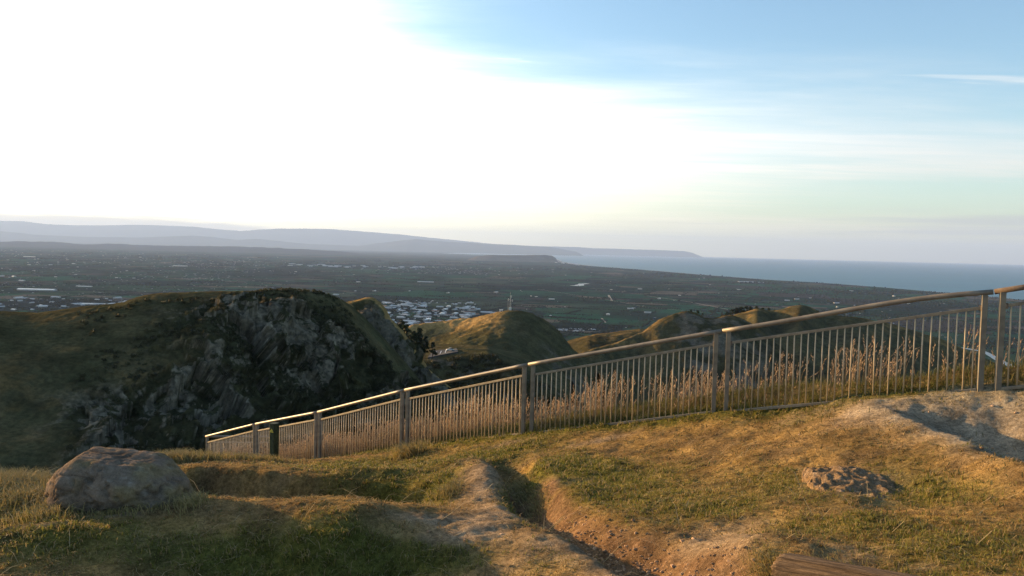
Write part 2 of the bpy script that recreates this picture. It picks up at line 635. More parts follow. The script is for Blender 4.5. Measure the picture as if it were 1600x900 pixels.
def ground_z(x, y, detail=True):
    x = np.asarray(x, float)
    y = np.asarray(y, float)
    z = tps(x, y)
    # gully worn by water
    d, s, t = seg_dist(x, y, GULLY)
    wob = 0.10 * fbm2(x, y, 1.7, 3, 5)
    sd = d * -s + wob                      # + on the far right wall
    dep = 0.29 * ss(t, 0.0, 0.16) * (1 - 0.25 * ss(t, 0.8, 1.0))
    wall = 0.42 + 0.16 * ss(t, 0.3, 0.6)
    prof = np.where(sd > 0, 1 - ss(sd, 0.04, wall), np.exp(-(sd / 0.17) ** 2))
    z = z - dep * prof
    # overhanging bank and the hollow in front of it
    d, s, t = seg_dist(x, y, BANK)
    sd = d * s + 0.16 * fbm2(x, y, 1.3, 3, 9)
    taper = ss(t, 0.0, 0.12) * (1 - ss(t, 0.86, 1.0))
    z = z - np.where(sd > 0, 0.44 * ss(sd, 0.0, 0.3) * (1 - ss(sd, 0.6, 2.4)), 0) * taper
    z = z + 0.07 * np.exp(-((sd + 0.25) / 0.3) ** 2) * taper
    # lee of the crest at the right
    d, s, t = seg_dist(x, y, CREST)
    sd = d * -s
    lee = np.where(sd > 0, ss(sd, 0.05, 0.7) * (1 - ss(sd, 1.8, 4.2)), 0)
    dfn, _, _ = seg_dist(x, y, FP[:, :2])
    lee = lee * ss(dfn, 0.35, 1.1)
    z = z - 0.20 * lee * (1 - ss(t, 0.75, 1.0)) + 0.04 * np.exp(-(sd / 0.25) ** 2) * (1 - ss(t, 0.8, 1.0))
    for c, r, h in HUMPS:
        z = z + h * gauss(x, y, c, r)
    # beyond the edge the slope falls away
    dd, _, _ = seg_dist(x, y, np.vstack([PLAT, PLAT[:1]]))
    o = np.where(inside(x, y, PLAT), 0, dd)
    z = z - (0.22 * o + 0.085 * np.minimum(o, 6) ** 2 + np.maximum(o - 6, 0) * 1.0)
    if detail:
        z = z + 0.06 * fbm2(x, y, 0.9, 3, 21) + 0.058 * fbm2(x, y, 4.0, 3, 22) + 0.030 * fbm2(x, y, 13, 3, 23)
    return z


# surface kinds: painted in metres on the ground, from places picked in the photograph
def blob(px, py, rx, ry, w=1.0):
    c = base_hit(px, py)
    up = base_hit(px, py - ry)
    sx = rx * c[1] / F
    sy = min(max(abs(up[1] - c[1]), 0.08), 3.0)
    return (c[0], c[1], sx, sy, w)


GREEN = [blob(*b) for b in (
    (760, 712, 110, 12, 1), (650, 735, 120, 14, 1), (540, 728, 110, 9, 1), (690, 772, 30, 14, 1.2), (900, 735, 55, 24, 1.2), (845, 752, 28, 26, 1.3),
    (990, 745, 120, 28, .55), (1010, 780, 120, 22, .6), (880, 790, 18, 14, 1), (1120, 800, 120, 18, .8), (1240, 755, 45, 30, .9), (1430, 765, 65, 40, 1.2),
    (1300, 825, 150, 26, .8), (1500, 860, 150, 34, .85), (1190, 885, 30, 14, 1.2), (30, 775, 60, 14, 1), (85, 800, 55, 18, 1.2), (70, 850, 120, 30, .75),
    (300, 870, 170, 34, .8), (520, 885, 170, 30, .9), (700, 880, 120, 24, .7), (800, 775, 18, 30, 1.1), (320, 765, 130, 18, .9), (470, 770, 100, 12, .9),
    (1545, 690, 30, 5, 1.0), (1510, 705, 22, 4, .8), (830, 770, 14, 14, 1), (840, 822, 40, 8, .8), (1060, 893, 25, 6, 1), (600, 770, 60, 10, .8),
    (640, 875, 90, 22, .8), (430, 850, 130, 30, .7), (570, 860, 110, 26, .8), (740, 890, 60, 12, .7), (850, 880, 40, 20, .45), (1240, 660, 60, 10, .4))]
BARE = [blob(*b) for b in (
    (752, 752, 38, 24, .95), (660, 812, 70, 12, .9), (770, 800, 55, 14, 1), (890, 862, 80, 26, 1), (980, 885, 60, 14, 1.2), (1110, 855, 70, 28, 1), (1500, 655, 170, 28, 1.6), (1430, 632, 110, 14, 1.3), (1540, 690, 90, 22, 1.2),
    (1600, 690, 90, 26, 1.5), (185, 815, 40, 7, 1.2), (60, 838, 60, 10, .8), (450, 845, 40, 8, .4), (1290, 640, 90, 16, .7), (1150, 845, 50, 20, .8),
    (700, 845, 70, 16, .5), (930, 690, 60, 5, .9), (800, 693, 50, 4, .9), (900, 752, 40, 8, .6), (1180, 815, 40, 10, .7), (1338, 760, 75, 26, 1.1), (1330, 880, 60, 10, .7),
    (1450, 885, 50, 8, .7), (1330, 860, 60, 10, .5), (240, 850, 50, 8, .3), (600, 850, 30, 6, .3), (1240, 620, 40, 6, .5), (1370, 640, 40, 10, 1.0))]


def fields(x, y):
    g = np.zeros_like(x)
    b = np.zeros_like(x)
    for cx, cy, sx, sy, w in GREEN:
        g = g + w * gauss(x, y, (cx, cy), (sx, sy))
    for cx, cy, sx, sy, w in BARE:
        b = b + w * gauss(x, y, (cx, cy), (sx, sy))
    n = fbm2(x, y, 1.6, 4, 31)
    n2 = fbm2(x, y, 6.0, 3, 33)
    dfence, _, _ = seg_dist(x, y, FP[:, :2])
    b = np.minimum(b, 1.25)
    g = g + 1.2 * np.exp(-(dfence / 0.28) ** 2)
    g = np.clip(g * 1.0 + n * 0.8 + n2 * 0.35 - 0.10, 0, 1)
    b = np.clip(b * 1.15 + n2 * 0.5 - n * 0.3 - 0.12, 0, 1)
    d, s, t = seg_dist(x, y, GULLY)
    sd = d * -s
    red = np.where((sd > -0.12), 1 - ss(sd, 0.3, 0.52), 0) * ss(t, 0.26, 0.36) * (1 - ss(t, 0.92, 1.0))
    red = np.clip(red * (1.0 + n2), 0, 1)
    g = g * (1 - red) * (1 - 0.75 * b)
    return g, b, red


def axis(lo, hi, f):
    v = [lo]
    while v[-1] < hi:
        v.append(v[-1] + f(v[-1]))
    return np.array(v)


def build_ground():
    xs = axis(-26, 22, lambda v: 0.04 if -8.5 < v < 7.5 else 0.2)
    ys = axis(-7, 34, lambda v: 0.25 if v < 2.5 else (0.028 + 0.0028 * max(v - 4, 0) if v < 17 else (0.1 if v < 24 else 0.4)))
    X, Y = np.meshgrid(xs, ys)
    x, y = X.reshape(-1), Y.reshape(-1)
    z = ground_z(x, y)
    g, b, red = fields(x, y)
    rough_soil = red + 0.35 * b
    # clods and pebbles pressed in the washed soil
    z = z + rough_soil * (0.06 * np.maximum(fbm2(x, y, 9, 3, 41), 0) + 0.02 * np.abs(fbm2(x, y, 22, 2, 42)))
    dry = np.array([0.275, 0.178, 0.066])
    dry2 = np.array([0.155, 0.105, 0.052])
    gr = np.array([0.105, 0.104, 0.024])
    bare = np.array([0.265, 0.195, 0.125])
    grey = np.array([0.29, 0.235, 0.165])
    redc = np.array([0.175, 0.108, 0.06])
    n = ss(fbm2(x, y, 2.3, 4, 51), -0.25, 0.3)[:, None]
    c = dry * n + dry2 * (1 - n)
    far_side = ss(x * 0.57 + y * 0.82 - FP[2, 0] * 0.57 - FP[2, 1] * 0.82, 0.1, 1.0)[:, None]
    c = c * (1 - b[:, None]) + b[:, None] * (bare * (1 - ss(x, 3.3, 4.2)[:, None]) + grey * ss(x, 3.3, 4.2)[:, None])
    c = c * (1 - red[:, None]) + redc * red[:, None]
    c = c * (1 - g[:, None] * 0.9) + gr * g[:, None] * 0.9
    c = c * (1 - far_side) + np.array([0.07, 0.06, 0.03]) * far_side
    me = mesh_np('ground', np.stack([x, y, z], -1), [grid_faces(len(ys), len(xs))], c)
    return tag(link('ground', me, M_ground), 'worn grassy knoll of dry turf and bare earth in front of the fence', kind='structure')


build_ground()

# ------------------------------------------------------------------ grass (uncountable)


def blades(x, y, z, h, w, lean, ang, col, tipmul=1.3):
    n = len(x)
    ca, sa = np.cos(ang), np.sin(ang)
    fx, fy = np.cos(ang + 1.57 + rng.normal(0, .6, n)), np.sin(ang + 1.57 + rng.normal(0, .6, n))
    B = np.stack([x, y, z - 0.006], -1)
    wv = np.stack([ca * w, sa * w, np.zeros(n)], -1)
    m = B + np.stack([fx * lean * h * 0.35, fy * lean * h * 0.35, h * 0.6], -1)
    t = B + np.stack([fx * lean * h, fy * lean * h, h * (1.0 - 0.25 * np.minimum(lean, 1.5))], -1)
    V = np.stack([B - wv, B + wv, m + wv * 0.8, m - wv * 0.8, t], 1).reshape(-1, 3)
    o = np.arange(n)[:, None] * 5
    Q = o + np.array([[0, 1, 2, 3]])
    T = o + np.array([[3, 2, 4]])
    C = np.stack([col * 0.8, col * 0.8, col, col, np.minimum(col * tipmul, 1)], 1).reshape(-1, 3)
    return V, Q, T, C


def grass_mesh(name, mat, V, Q, T, C, label):
    me = mesh_np(name, V, [Q, T], C, False)
    return tag(link(name, me, mat), label, kind='stuff')


def build_grass():
    n = 520000
    # more blades close by, where each shows larger
    y = 3.4 + 13.0 * rng.random(n) ** 1.7
    x = (rng.random(n) * 2 - 1) * (0.72 * y + 0.9)
    # two thirds of the blades gather in tufts
    nt_ = n * 2 // 3
    m_ = nt_ // 16
    x[:nt_] = np.repeat(x[:m_], 16)[:nt_] if m_ * 16 == nt_ else np.resize(np.repeat(x[:m_], 16), nt_)
    y[:nt_] = np.resize(np.repeat(y[:m_], 16), nt_)
    x[:nt_] += rng.normal(0, .016, nt_) * np.clip(y[:nt_] / 6, .8, 2)
    y[:nt_] += rng.normal(0, .016, nt_) * np.clip(y[:nt_] / 6, .8, 2)
    hv = rng.random(n)
    hv[:nt_] = np.resize(np.repeat(rng.random(m_), 16), nt_) * .7 + hv[:nt_] * .3
    ok = inside(x, y, PLAT)
    x, y, hv = x[ok], y[ok], hv[ok]
    g, b, red = fields(x, y)
    r = rng.random(len(x))
    isg = r < g * 0.95
    isd = (~isg) & (rng.random(len(x)) < np.clip(0.42 * (1 - b * 1.15) * (1 - red * 1.4), 0, 1))
    for nm, m, lab in (('grass', isg, 'short green turf growing in patches over the knoll'), ('dry_grass', isd, 'short dry brown turf thinly covering the trampled slope')):
        xx, yy, gg, hh = x[m], y[m], g[m], hv[m]
        k = len(xx)
        zz = ground_z(xx, yy)
        far = np.clip(yy / 6.0, 0.8, 2.2)
        if nm == 'grass':
            h = (0.016 + 0.07 * hh ** 2) * (0.5 + 0.6 * gg)
            w = 0.0036 * far
            lean = 0.2 + rng.random(k) * 1.5
            a = (.5 * rng.random(k) + .5 * (hh * 7 % 1))[:, None]
            c = np.array([0.06, 0.08, 0.016]) * a + np.array([0.235, 0.205, 0.045]) * (1 - a)
            st = (rng.random(k) < 0.26)[:, None]
            c = np.where(st, np.array([0.28, 0.21, 0.10]), c)
        else:
            h = 0.010 + 0.045 * hh ** 2.5
            w = 0.0036 * far
            lean = 0.5 + rng.random(k) * 1.6
            a = (.5 * rng.random(k) + .5 * (hh * 7 % 1))[:, None]
            c = np.array([0.34, 0.225, 0.095]) * a + np.array([0.12, 0.085, 0.038]) * (1 - a)
            st = (rng.random(k) < 0.16)[:, None]
            c = np.where(st, np.array([0.12, 0.125, 0.04]), c)
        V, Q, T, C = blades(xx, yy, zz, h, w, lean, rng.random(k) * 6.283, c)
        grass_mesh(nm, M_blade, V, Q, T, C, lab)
    # loose straws lying on the ground
    k = 420
    y = 4.0 + 6.0 * rng.random(k)
    x = (rng.random(k) * 2 - 1) * 0.66 * y
    z = ground_z(x, y) + 0.012
    V, Q, T, C = blades(x, y, z, 0.05 + 0.13 * rng.random(k) ** 2, np.full(k, 0.0024), np.full(k, 3.0), rng.random(k) * 6.283,
                        np.tile([0.42, 0.33, 0.18], (k, 1)), 1.0)
    V[:, 2] -= 0.0
    grass_mesh('straw', M_stalk, V, Q, T, C, 'loose pale straws lying on the trodden ground')
    # tussocks of fine wind-blown grass along the left edge and below the fence end
    xs, ys, hs = [], [], []
    for px, py, rx, ry, cnt, hh in ((20, 768, 60, 8, 2600, .20), (60, 780, 50, 10, 1500, .15), (-60, 775, 60, 10, 1200, .2), (275, 722, 22, 3, 900, .22), (335, 716, 14, 2, 700, .28),
                                    (300, 720, 40, 3, 700, .16), (395, 721, 50, 3, 600, .12), (95, 800, 30, 10, 900, .12), (640, 712, 22, 5, 500, .25), (300, 795, 20, 5, 300, .10), (180, 806, 70, 3, 700, .07), (1200, 893, 22, 5, 300, .10), (1300, 896, 60, 3, 300, .06), (700, 775, 18, 5, 350, .10), (815, 735, 16, 12, 500, .07), (840, 765, 16, 10, 500, .07), (1065, 890, 16, 3, 200, .08)):
        c = base_hit(px, py)
        ax = rng.normal(0, 1, cnt) * rx * 0.6 * c[1] / F + c[0]
        ay = rng.normal(0, 1, cnt) * max(ry * 0.02, 0.12) + c[1]
        xs.append(ax)
        ys.append(ay)
        hs.append(hh * (0.5 + 0.7 * rng.random(cnt)))
    x, y, h = map(np.concatenate, (xs, ys, hs))
    a = rng.random(len(x))[:, None]
    c = np.array([0.30, 0.22, 0.10]) * a + np.array([0.18, 0.16, 0.05]) * (1 - a)
    V, Q, T, C = blades(x, y, ground_z(x, y), h, np.full(len(x), 0.0028) * np.clip(y / 7, 1, 2), 0.5 + rng.random(len(x)) * 0.8, rng.normal(1.0, .9, len(x)), c)
    grass_mesh('tussock_grass', M_stalk, V, Q, T, C, 'wind-blown pale tussock grass along the edge of the knoll')


build_grass()


def build_stalks():
    """tall seeding grass on the slope just beyond the fence"""
    xs, ys, hs = [], [], []
    L = FP
    for i in range(len(L) - 1):
        a, b = L[i], L[i + 1]
        cnt = (140, 320, 580, 1150, 1450, 1500, 1400)[i]
        t = rng.random(cnt * 3)
        off = 0.16 + rng.random(cnt * 3) ** 1.2 * 2.1
        x = a[0] + (b[0] - a[0]) * t + OUTW[0] * off
        y = a[1] + (b[1] - a[1]) * t + OUTW[1] * off
        den = ss(fbm2(x, y, 1.1, 3, 61), -0.22 if i > 1 else 0.03, 0.25)
        if i == 1:
            den = den * .35 + .9 * sum(np.exp(-((t - c_) / w_) ** 2) * a_ for c_, w_, a_ in ((.9, .05, 1), (.58, .05, .9), (.42, .07, 1), (.14, .03, .5)))
        elif i == 2:
            den = den * (.22 + .78 * ss(t, .5, .8)) + np.exp(-((t - .2) / .1) ** 2)
        k = rng.random(cnt * 3) < den * 0.8 + (0.08 if i > 2 else 0.01)
        x, y, off, t = x[k][:cnt], y[k][:cnt], off[k][:cnt], t[k][:cnt]
        hh = (0.42 + 0.5 * rng.random(len(x))) * (0.75 + 0.7 * ss(fbm2(x, y, 0.9, 2, 66), -0.2, 0.35))
        D = np.hypot(a[0] + (b[0] - a[0]) * t, a[1] + (b[1] - a[1]) * t)
        rail = a[2] + (b[2] - a[2]) * t
        n_ = fbm2(x, y, 0.8, 2, 68)
        lim = (rail - ((0.36 if i > 1 else .36) - .8 * n_ + .55 * rng.random(len(x)))) * (1 + off / D)
        hh = np.minimum(hh + off * .3, lim - ground_z(x, y, False))
        ok = hh > .15
        x, y, hh = x[ok], y[ok], hh[ok]
        xs.append(x)
        ys.append(y)
        hs.append(hh)
    x, y, h = map(np.concatenate, (xs, ys, hs))
    n = len(x)
    z = ground_z(x, y, False)
    ang = rng.normal(0.5, 0.9, n)                     # leaning mostly with the wind, to the right
    lean = np.abs(rng.normal(0.14, 0.20, n)) * h
    dx, dy = np.cos(ang) * lean, np.sin(ang) * lean
    va = rng.random(n) * 3.14
    wv = np.stack([np.cos(va), np.sin(va), np.zeros(n)], -1)
    w = 0.0028 * np.clip(y / 11, 1, 1.8)
    B = np.stack([x, y, z - 0.02], -1)
    M_ = B + np.stack([dx * 0.3, dy * 0.3, h * 0.55], -1)
    T_ = B + np.stack([dx, dy, h], -1)
    V = np.stack([B - wv * w[:, None], B + wv * w[:, None], M_ + wv * w[:, None] * .8, M_ - wv * w[:, None] * .8,
                  T_ + wv * w[:, None] * .5, T_ - wv * w[:, None] * .5], 1)
    o = np.arange(n)[:, None] * 6
    Qs = [o + np.array([[0, 1, 2, 3]]), o + np.array([[3, 2, 4, 5]])]
    shade = rng.random(n)[:, None]
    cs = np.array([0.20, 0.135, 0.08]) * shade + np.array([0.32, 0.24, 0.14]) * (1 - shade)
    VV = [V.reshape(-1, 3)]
    CC = [np.stack([cs * .45, cs * .45, cs * .8, cs * .8, cs, cs], 1).reshape(-1, 3)]  # stalk feet darkened to paint the shadow seen behind the bars
    QQ = Qs
    base = n * 6
    # seed heads: a loose plume of small husks on the upper quarter
    K = 6
    hd = np.repeat(np.arange(n), K)
    f = np.tile(np.linspace(0.0, 1.0, K), n) + rng.normal(0, .05, n * K)
    ax = (T_ - M_)
    ax = ax / np.linalg.norm(ax, axis=1)[:, None]
    hl = 0.10 + 0.10 * rng.random(n)
    P = T_[hd] - ax[hd] * (hl[hd] * f)[:, None]
    s = (0.006 + 0.007 * np.sin(np.clip(f, 0, 1) * 3.0)) * np.clip(y[hd] / 11, 1, 1.7)
    a2 = rng.random(n * K) * 6.283
    side = np.stack([np.cos(a2), np.sin(a2), np.zeros(n * K)], -1)
    P = P + side * (s * 0.9)[:, None]
    up = ax[hd] * 0.024 + side * 0.008
    HV = np.stack([P - up * .7, P + side * s[:, None] * .6, P + up, P - side * s[:, None] * .6], 1).reshape(-1, 3)
    VV.append(HV)
    hc = np.array([0.30, 0.21, 0.14]) * (0.75 + 0.5 * rng.random(n * K))[:, None]
    CC.append(np.repeat(hc, 4, axis=0))
    QQ = QQ + [base + np.arange(n * K)[:, None] * 4 + np.array([[0, 1, 2, 3]])]
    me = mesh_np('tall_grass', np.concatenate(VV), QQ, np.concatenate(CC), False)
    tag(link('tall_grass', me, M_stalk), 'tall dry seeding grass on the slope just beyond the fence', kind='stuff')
    # green undergrowth at the foot of the fence
    k = 26000
    t = rng.random(k) * (len(FP) - 1)
    i = np.minimum(t.astype(int), len(FP) - 2)
    ff = (t - i)[:, None]
    P = FP[i] * (1 - ff) + FP[i + 1] * ff
    off = rng.normal(0.25, 0.4, k)
    x, y = P[:, 0] + OUTW[0] * off, P[:, 1] + OUTW[1] * off
    keep = (off > 0.05) | (rng.random(k) < 0.5 * ss(fbm2(x, y, 2.0, 2, 71), -0.15, 0.2))
    x, y, off = x[keep], y[keep], off[keep]
    h = (0.04 + 0.10 * rng.random(len(x)) ** 2) * np.where(off > 0.1, 1.2, 0.8)
    a = rng.random(len(x))[:, None]
    c = np.array([0.06, 0.075, 0.02]) * a + np.array([0.15, 0.13, 0.05]) * (1 - a)
    V, Q, T, C = blades(x, y, ground_z(x, y), h, np.full(len(x), 0.0035) * np.clip(y / 10, 1, 1.8), rng.random(len(x)), rng.random(len(x)) * 6.283, c)
    grass_mesh('fence_grass', M_blade, V, Q, T, C, 'rough green grass growing along the foot of the metal fence')


build_stalks()

# ------------------------------------------------------------------ fence


def build_fence():
    m_steel = mat_two('weathered_galvanised_steel', (0.125, 0.105, 0.078), (0.20, 0.17, 0.125), 9.0, 0.3, 0.7, 0.6, 0.3, 0.15, 0.002, 0.0)
    m_rail, nt, b = new_mat('weathered_hand_rail', 0.5, 0.4)
    n1 = ncoord(nt, 5.0, 6.0, 0.65)
    n2 = ncoord(nt, 60.0, 4.0, 0.6)
    c = mixc(nt, smooth(nt, n1, 0.35, 0.7), (0.115, 0.10, 0.08), (0.19, 0.168, 0.135))
    c = mixc(nt, math_n(nt, 'MULTIPLY', smooth(nt, n2, 0.55, 0.7), 0.5), c, (0.22, 0.14, 0.08))
    nt.links.new(c, b.inputs['Base Color'])
    bump(nt, b, n2, 0.2, 0.002)
    m_rust = mat_two('rusty_hand_rail', (0.085, 0.06, 0.045), (0.14, 0.11, 0.085), 14.0, rough=0.8, bump_s=.4, bump_d=.003)
    root = empty('metal_fence', tuple(FP[0] - np.array([0, 0, POST_H])),
                 'tan galvanised railing with thin upright bars running down along the cliff edge', 'fence')
    org = np.array(root.location)
    # corner return behind the far end
    end = FP[-1]
    ret = at(424, 682.5, 24.0)
    ret = np.array([ret[0], ret[1], ret[2]])
    pans = [(FP[i], FP[i + 1], i) for i in range(len(FP) - 1)] + [(end, ret, 99)]
    # shared bar
    bm = bmesh.new()
    bar_l = 0.89
    add_tube(bm, [(0, 0, 0), (0, 0, -bar_l)], 0.0085, 8)
    bar_me = bpy.data.meshes.new('baluster')
    bm.to_mesh(bar_me)
    bm.free()
    bar_me.materials.append(mat_two('pale_galvanised_bar', (0.30, 0.235, 0.155), (0.42, 0.34, 0.23), 7.0, 0.3, 0.7, 0.55, 0.35, 0.1, 0.001))
    bm = bmesh.new()
    add_box(bm, (0, 0, -POST_H / 2 - 0.04), (0.058, 0.058, POST_H + 0.08), 0.006)
    post_me = bpy.data.meshes.new('post')
    bm.to_mesh(post_me)
    bm.free()
    post_me.materials.append(m_steel)
    total = 0
    for a, b_, i in pans:
        d = b_ - a
        dh = np.array([d[0], d[1], 0])
        L = np.linalg.norm(dh)
        u = dh / L
        rz = math.atan2(u[1], u[0])
        g = 0.085 if i != 99 else 0.05
        A, B = a + d * (g / L), b_ - d * (g / L)
        # posts under the rail ends
        for e in (A, B):
            p = link('post', post_me, parent=root)
            p.location = e - np.array([0, 0, 0.02]) - org
            p.rotation_euler = (0, 0, rz + math.radians(20))
        # hand rail runs past the posts to a narrow joint; slight bow where it levels out
        r0, r1 = a + d * (0.006 / L), b_ - d * (0.006 / L)
        bm = bmesh.new()
        pts = [r0 + (r1 - r0) * t - org for t in np.linspace(0, 1, 13)]
        if i == 1:
            pts = [p + np.array([0, 0, 0.055 * math.sin(math.pi * (1 - t) ** 1.6) * (1 - t) ** .5]) for p, t in zip(pts, np.linspace(0, 1, 13))]
        add_tube(bm, pts, 0.030, 14)
        bm_obj('handrail', bm, m_rust if i == 0 else m_rail, root)
        # mid rail and bottom rail between the posts
        def bar(name, drop, w, h):
            p0, p1 = A + u * 0.030 - np.array([0, 0, drop]), B - u * 0.030 - np.array([0, 0, drop])
            v = Vector(p1 - p0)
            M = Matrix.Translation(Vector((p0 + p1) / 2 - org)) @ v.to_track_quat('X', 'Z').to_matrix().to_4x4()
            bm2 = bmesh.new()
            add_box(bm2, (0, 0, 0), (v.length, w, h), 0.004, M)
            bm_obj(name, bm2, m_steel, root)
        bar('mid_rail', 0.165, 0.040, 0.034)
        bar('bottom_rail', 1.075, 0.040, 0.034)
        for e in (A, B):
            bm2 = bmesh.new()
            add_box(bm2, tuple(e - np.array([0, 0, .165]) + u * (.036 if e is A else -.036) - org), (.014, .062, .062), .002)
            bm_obj('bracket', bm2, m_rust, root)
        nb = 33 if i != 99 else 20
        for k in range(nb):
            t = (k + 1) / (nb + 1)
            p = A + (B - A) * t - np.array([0, 0, 0.175])
            o = link('baluster', bar_me, parent=root)
            o.location = p - org
            o.rotation_euler = (random.gauss(0, .006), random.gauss(0, .006), 0)
            total += 1
    return root


build_fence()

# ------------------------------------------------------------------ marker post


def build_marker_post():
    p = at(428, 728, 17.35)
    gz = float(ground_z(np.array([p[0]]), np.array([p[1]]))[0])
    top = at(428, 662, 17.35)[2]
    root = empty('marker_post', (p[0], p[1], gz - 0.05), 'square dark green post with a yellow mark near its top, beside the fence', 'post', rz=math.radians(-33))
    h = top - gz + 0.05
    m = mat_two('dark_green_paint', (0.012, 0.022, 0.012), (0.03, 0.045, 0.02), 18.0, rough=0.7, bump_s=.3, bump_d=.003)
    my = mat_two('yellow_marker', (0.35, 0.32, 0.05), (0.5, 0.45, 0.08), 30.0, rough=0.6)
    bm = bmesh.new()
    add_box(bm, (0, 0, h / 2), (0.145, 0.145, h), 0.008)
    bm_obj('post', bm, m, root)
    bm = bmesh.new()
    # arrowhead plate on the camera side
    for dx in (-1, 1):
        add_box(bm, (0.022 * dx, -0.0745, h - 0.17 ), (0.06, 0.006, 0.022), 0.0, Matrix.Translation((0, 0, 0)))
    vs = [bm.verts.new(v) for v in ((-.05, -.079, h - .155), (.05, -.079, h - .155), (0, -.079, h - .10), (-.05, -.074, h - .155), (.05, -.074, h - .155), (0, -.074, h - .10))]
    for f in ((0, 1, 2), (5, 4, 3), (0, 3, 4, 1), (1, 4, 5, 2), (2, 5, 3, 0)):
        bm.faces.new([vs[k] for k in f])
    bm_obj('arrow_mark', bm, my, root)
    bm = bmesh.new()
    add_box(bm, (0, 0, h + 0.006), (0.156, 0.156, 0.02), 0.006)
    bm_obj('cap', bm, m, root)


build_marker_post()

# ------------------------------------------------------------------ rocks and timber


def ico(n):
    bm = bmesh.new()
    bmesh.ops.create_icosphere(bm, subdivisions=n, radius=1.0)
    V = np.array([v.co[:] for v in bm.verts])
    Fc = np.array([[v.index for v in f.verts] for f in bm.faces])
    bm.free()
    return V, Fc


def soft_poly(D, planes, k=14.0):
    inv = np.zeros(len(D))
    for nx, ny, nz, o in planes:
        n = np.array([nx, ny, nz], float)
        n /= np.linalg.norm(n)
        inv = inv + np.maximum(D @ n / o, 0) ** k
    return 1.0 / np.maximum(inv, 1e-9) ** (1.0 / k)


def build_boulder():
    D, Fc = ico(6)
    planes = [(.14, .05, .99, .268), (0, 0, -1, .30), (-.72, -.12, .69, .425), (-.98, -.1, .2, .548), (.67, -.05, .74, .378), (.98, -.1, .2, .545), (-.05, -1, .16, .40), (-.8, -.62, .22, .47),
              (.55, -.85, .25, .47), (0, 1, .2, .42), (-.7, .7, .3, .5), (.7, .7, .3, .5), (-.1, -.75, .66, .375), (.3, -.6, .74, .37), (-.5, -.5, .7, .43), (.05, -.9, -.35, .40)]
    r = soft_poly(D, planes, 34)
    P = D * r[:, None]
    P = P * (1 + 0.07 * fbm(D * 1.9, 3, 81)[:, None] + 0.06 * fbm(P * 5, 4, 82, .55, True)[:, None] + .03 * fbm(P * 12, 3, 84)[:, None] + 0.03 * fbm(P * 24, 3, 83)[:, None])
    crk = np.exp(-(fbm(P * np.array([2.2, 2.2, 3.4]), 2, 87) / .035) ** 2) * ss(fbm(P * 2.0, 2, 88), -.15, .15)
    P = P * (1 - .035 * crk[:, None])
    pits = np.maximum(fbm(P * 13, 2, 85) - 0.12, 0)
    P = P * (1 - 0.35 * pits[:, None])
    lich = ss(fbm(P * 3.2, 4, 91) + 0.3 * ss(P[:, 0], .1, .5), 0.08, 0.34)[:, None]
    pale = ss(fbm(P * 9, 3, 92), 0.12, 0.3)[:, None]
    c = np.array([0.155, 0.118, 0.088]) * np.ones((len(P), 1)) * (1 - .5 * crk[:, None])
    c = c * (1 - .55 * pale) + np.array([0.22, 0.195, 0.16]) * pale * .55
    c = c * (1 - .45 * lich) + np.array([0.21, 0.155, 0.06]) * lich * .45
    px, Y = 180, 6.75
    p = at(px, 800, Y)
    gz = float(ground_z(np.array([p[0]]), np.array([p[1]]))[0])
    sc = np.array([.99, .97, .80])
    me = mesh_np('boulder', P * sc, [Fc], c)
    m = mat_col('boulder_stone', (5.0, 26.0, 90.0), 0.24, 0.8, 0.012)
    o = tag(link('boulder', me, m), 'big weathered grey boulder with ochre lichen sitting on the grass', 'boulder')
    o.location = (p[0], p[1], gz + 0.17)
    return o


build_boulder()


def build_outcrop():
    D, Fc = ico(6)
    P = D * np.array([.42, .54, .10])
    edge = 1 + .45 * fbm(np.stack([D[:, 0] * 1.6, D[:, 1] * 1.6, D[:, 2] * .3], -1), 3, 109)
    P[:, :2] *= edge[:, None]
    P[:, 2] += np.where(D[:, 2] > 0, .10 * fbm(P * 4.2, 4, 101, .6, True) + .035 * fbm(P * 15, 3, 103, .6, True), 0)
    P = P + .012 * np.stack([fbm(P * 25 + q, 2, 104) for q in (0, 50, 90)], -1)
    pale = ss(fbm(P * 16, 3, 106), 0.02, 0.25)[:, None]
    c = np.array([0.185, 0.125, 0.072]) * (1 - pale) + np.array([0.25, 0.185, 0.125]) * pale
    h = base_hit(1338, 755)
    gz = float(ground_z(np.array([h[0]]), np.array([h[1]]))[0])
    o = tag(link('rock_outcrop', mesh_np('rock_outcrop', P, [Fc], c), mat_col('outcrop_stone', (30.0, 120.0), 0.35, 0.9, 0.01)),
            'low crumbling rock outcrop showing through the turf of the slope', 'rock')
    o.location = (h[0], h[1], gz - 0.055)


build_outcrop()


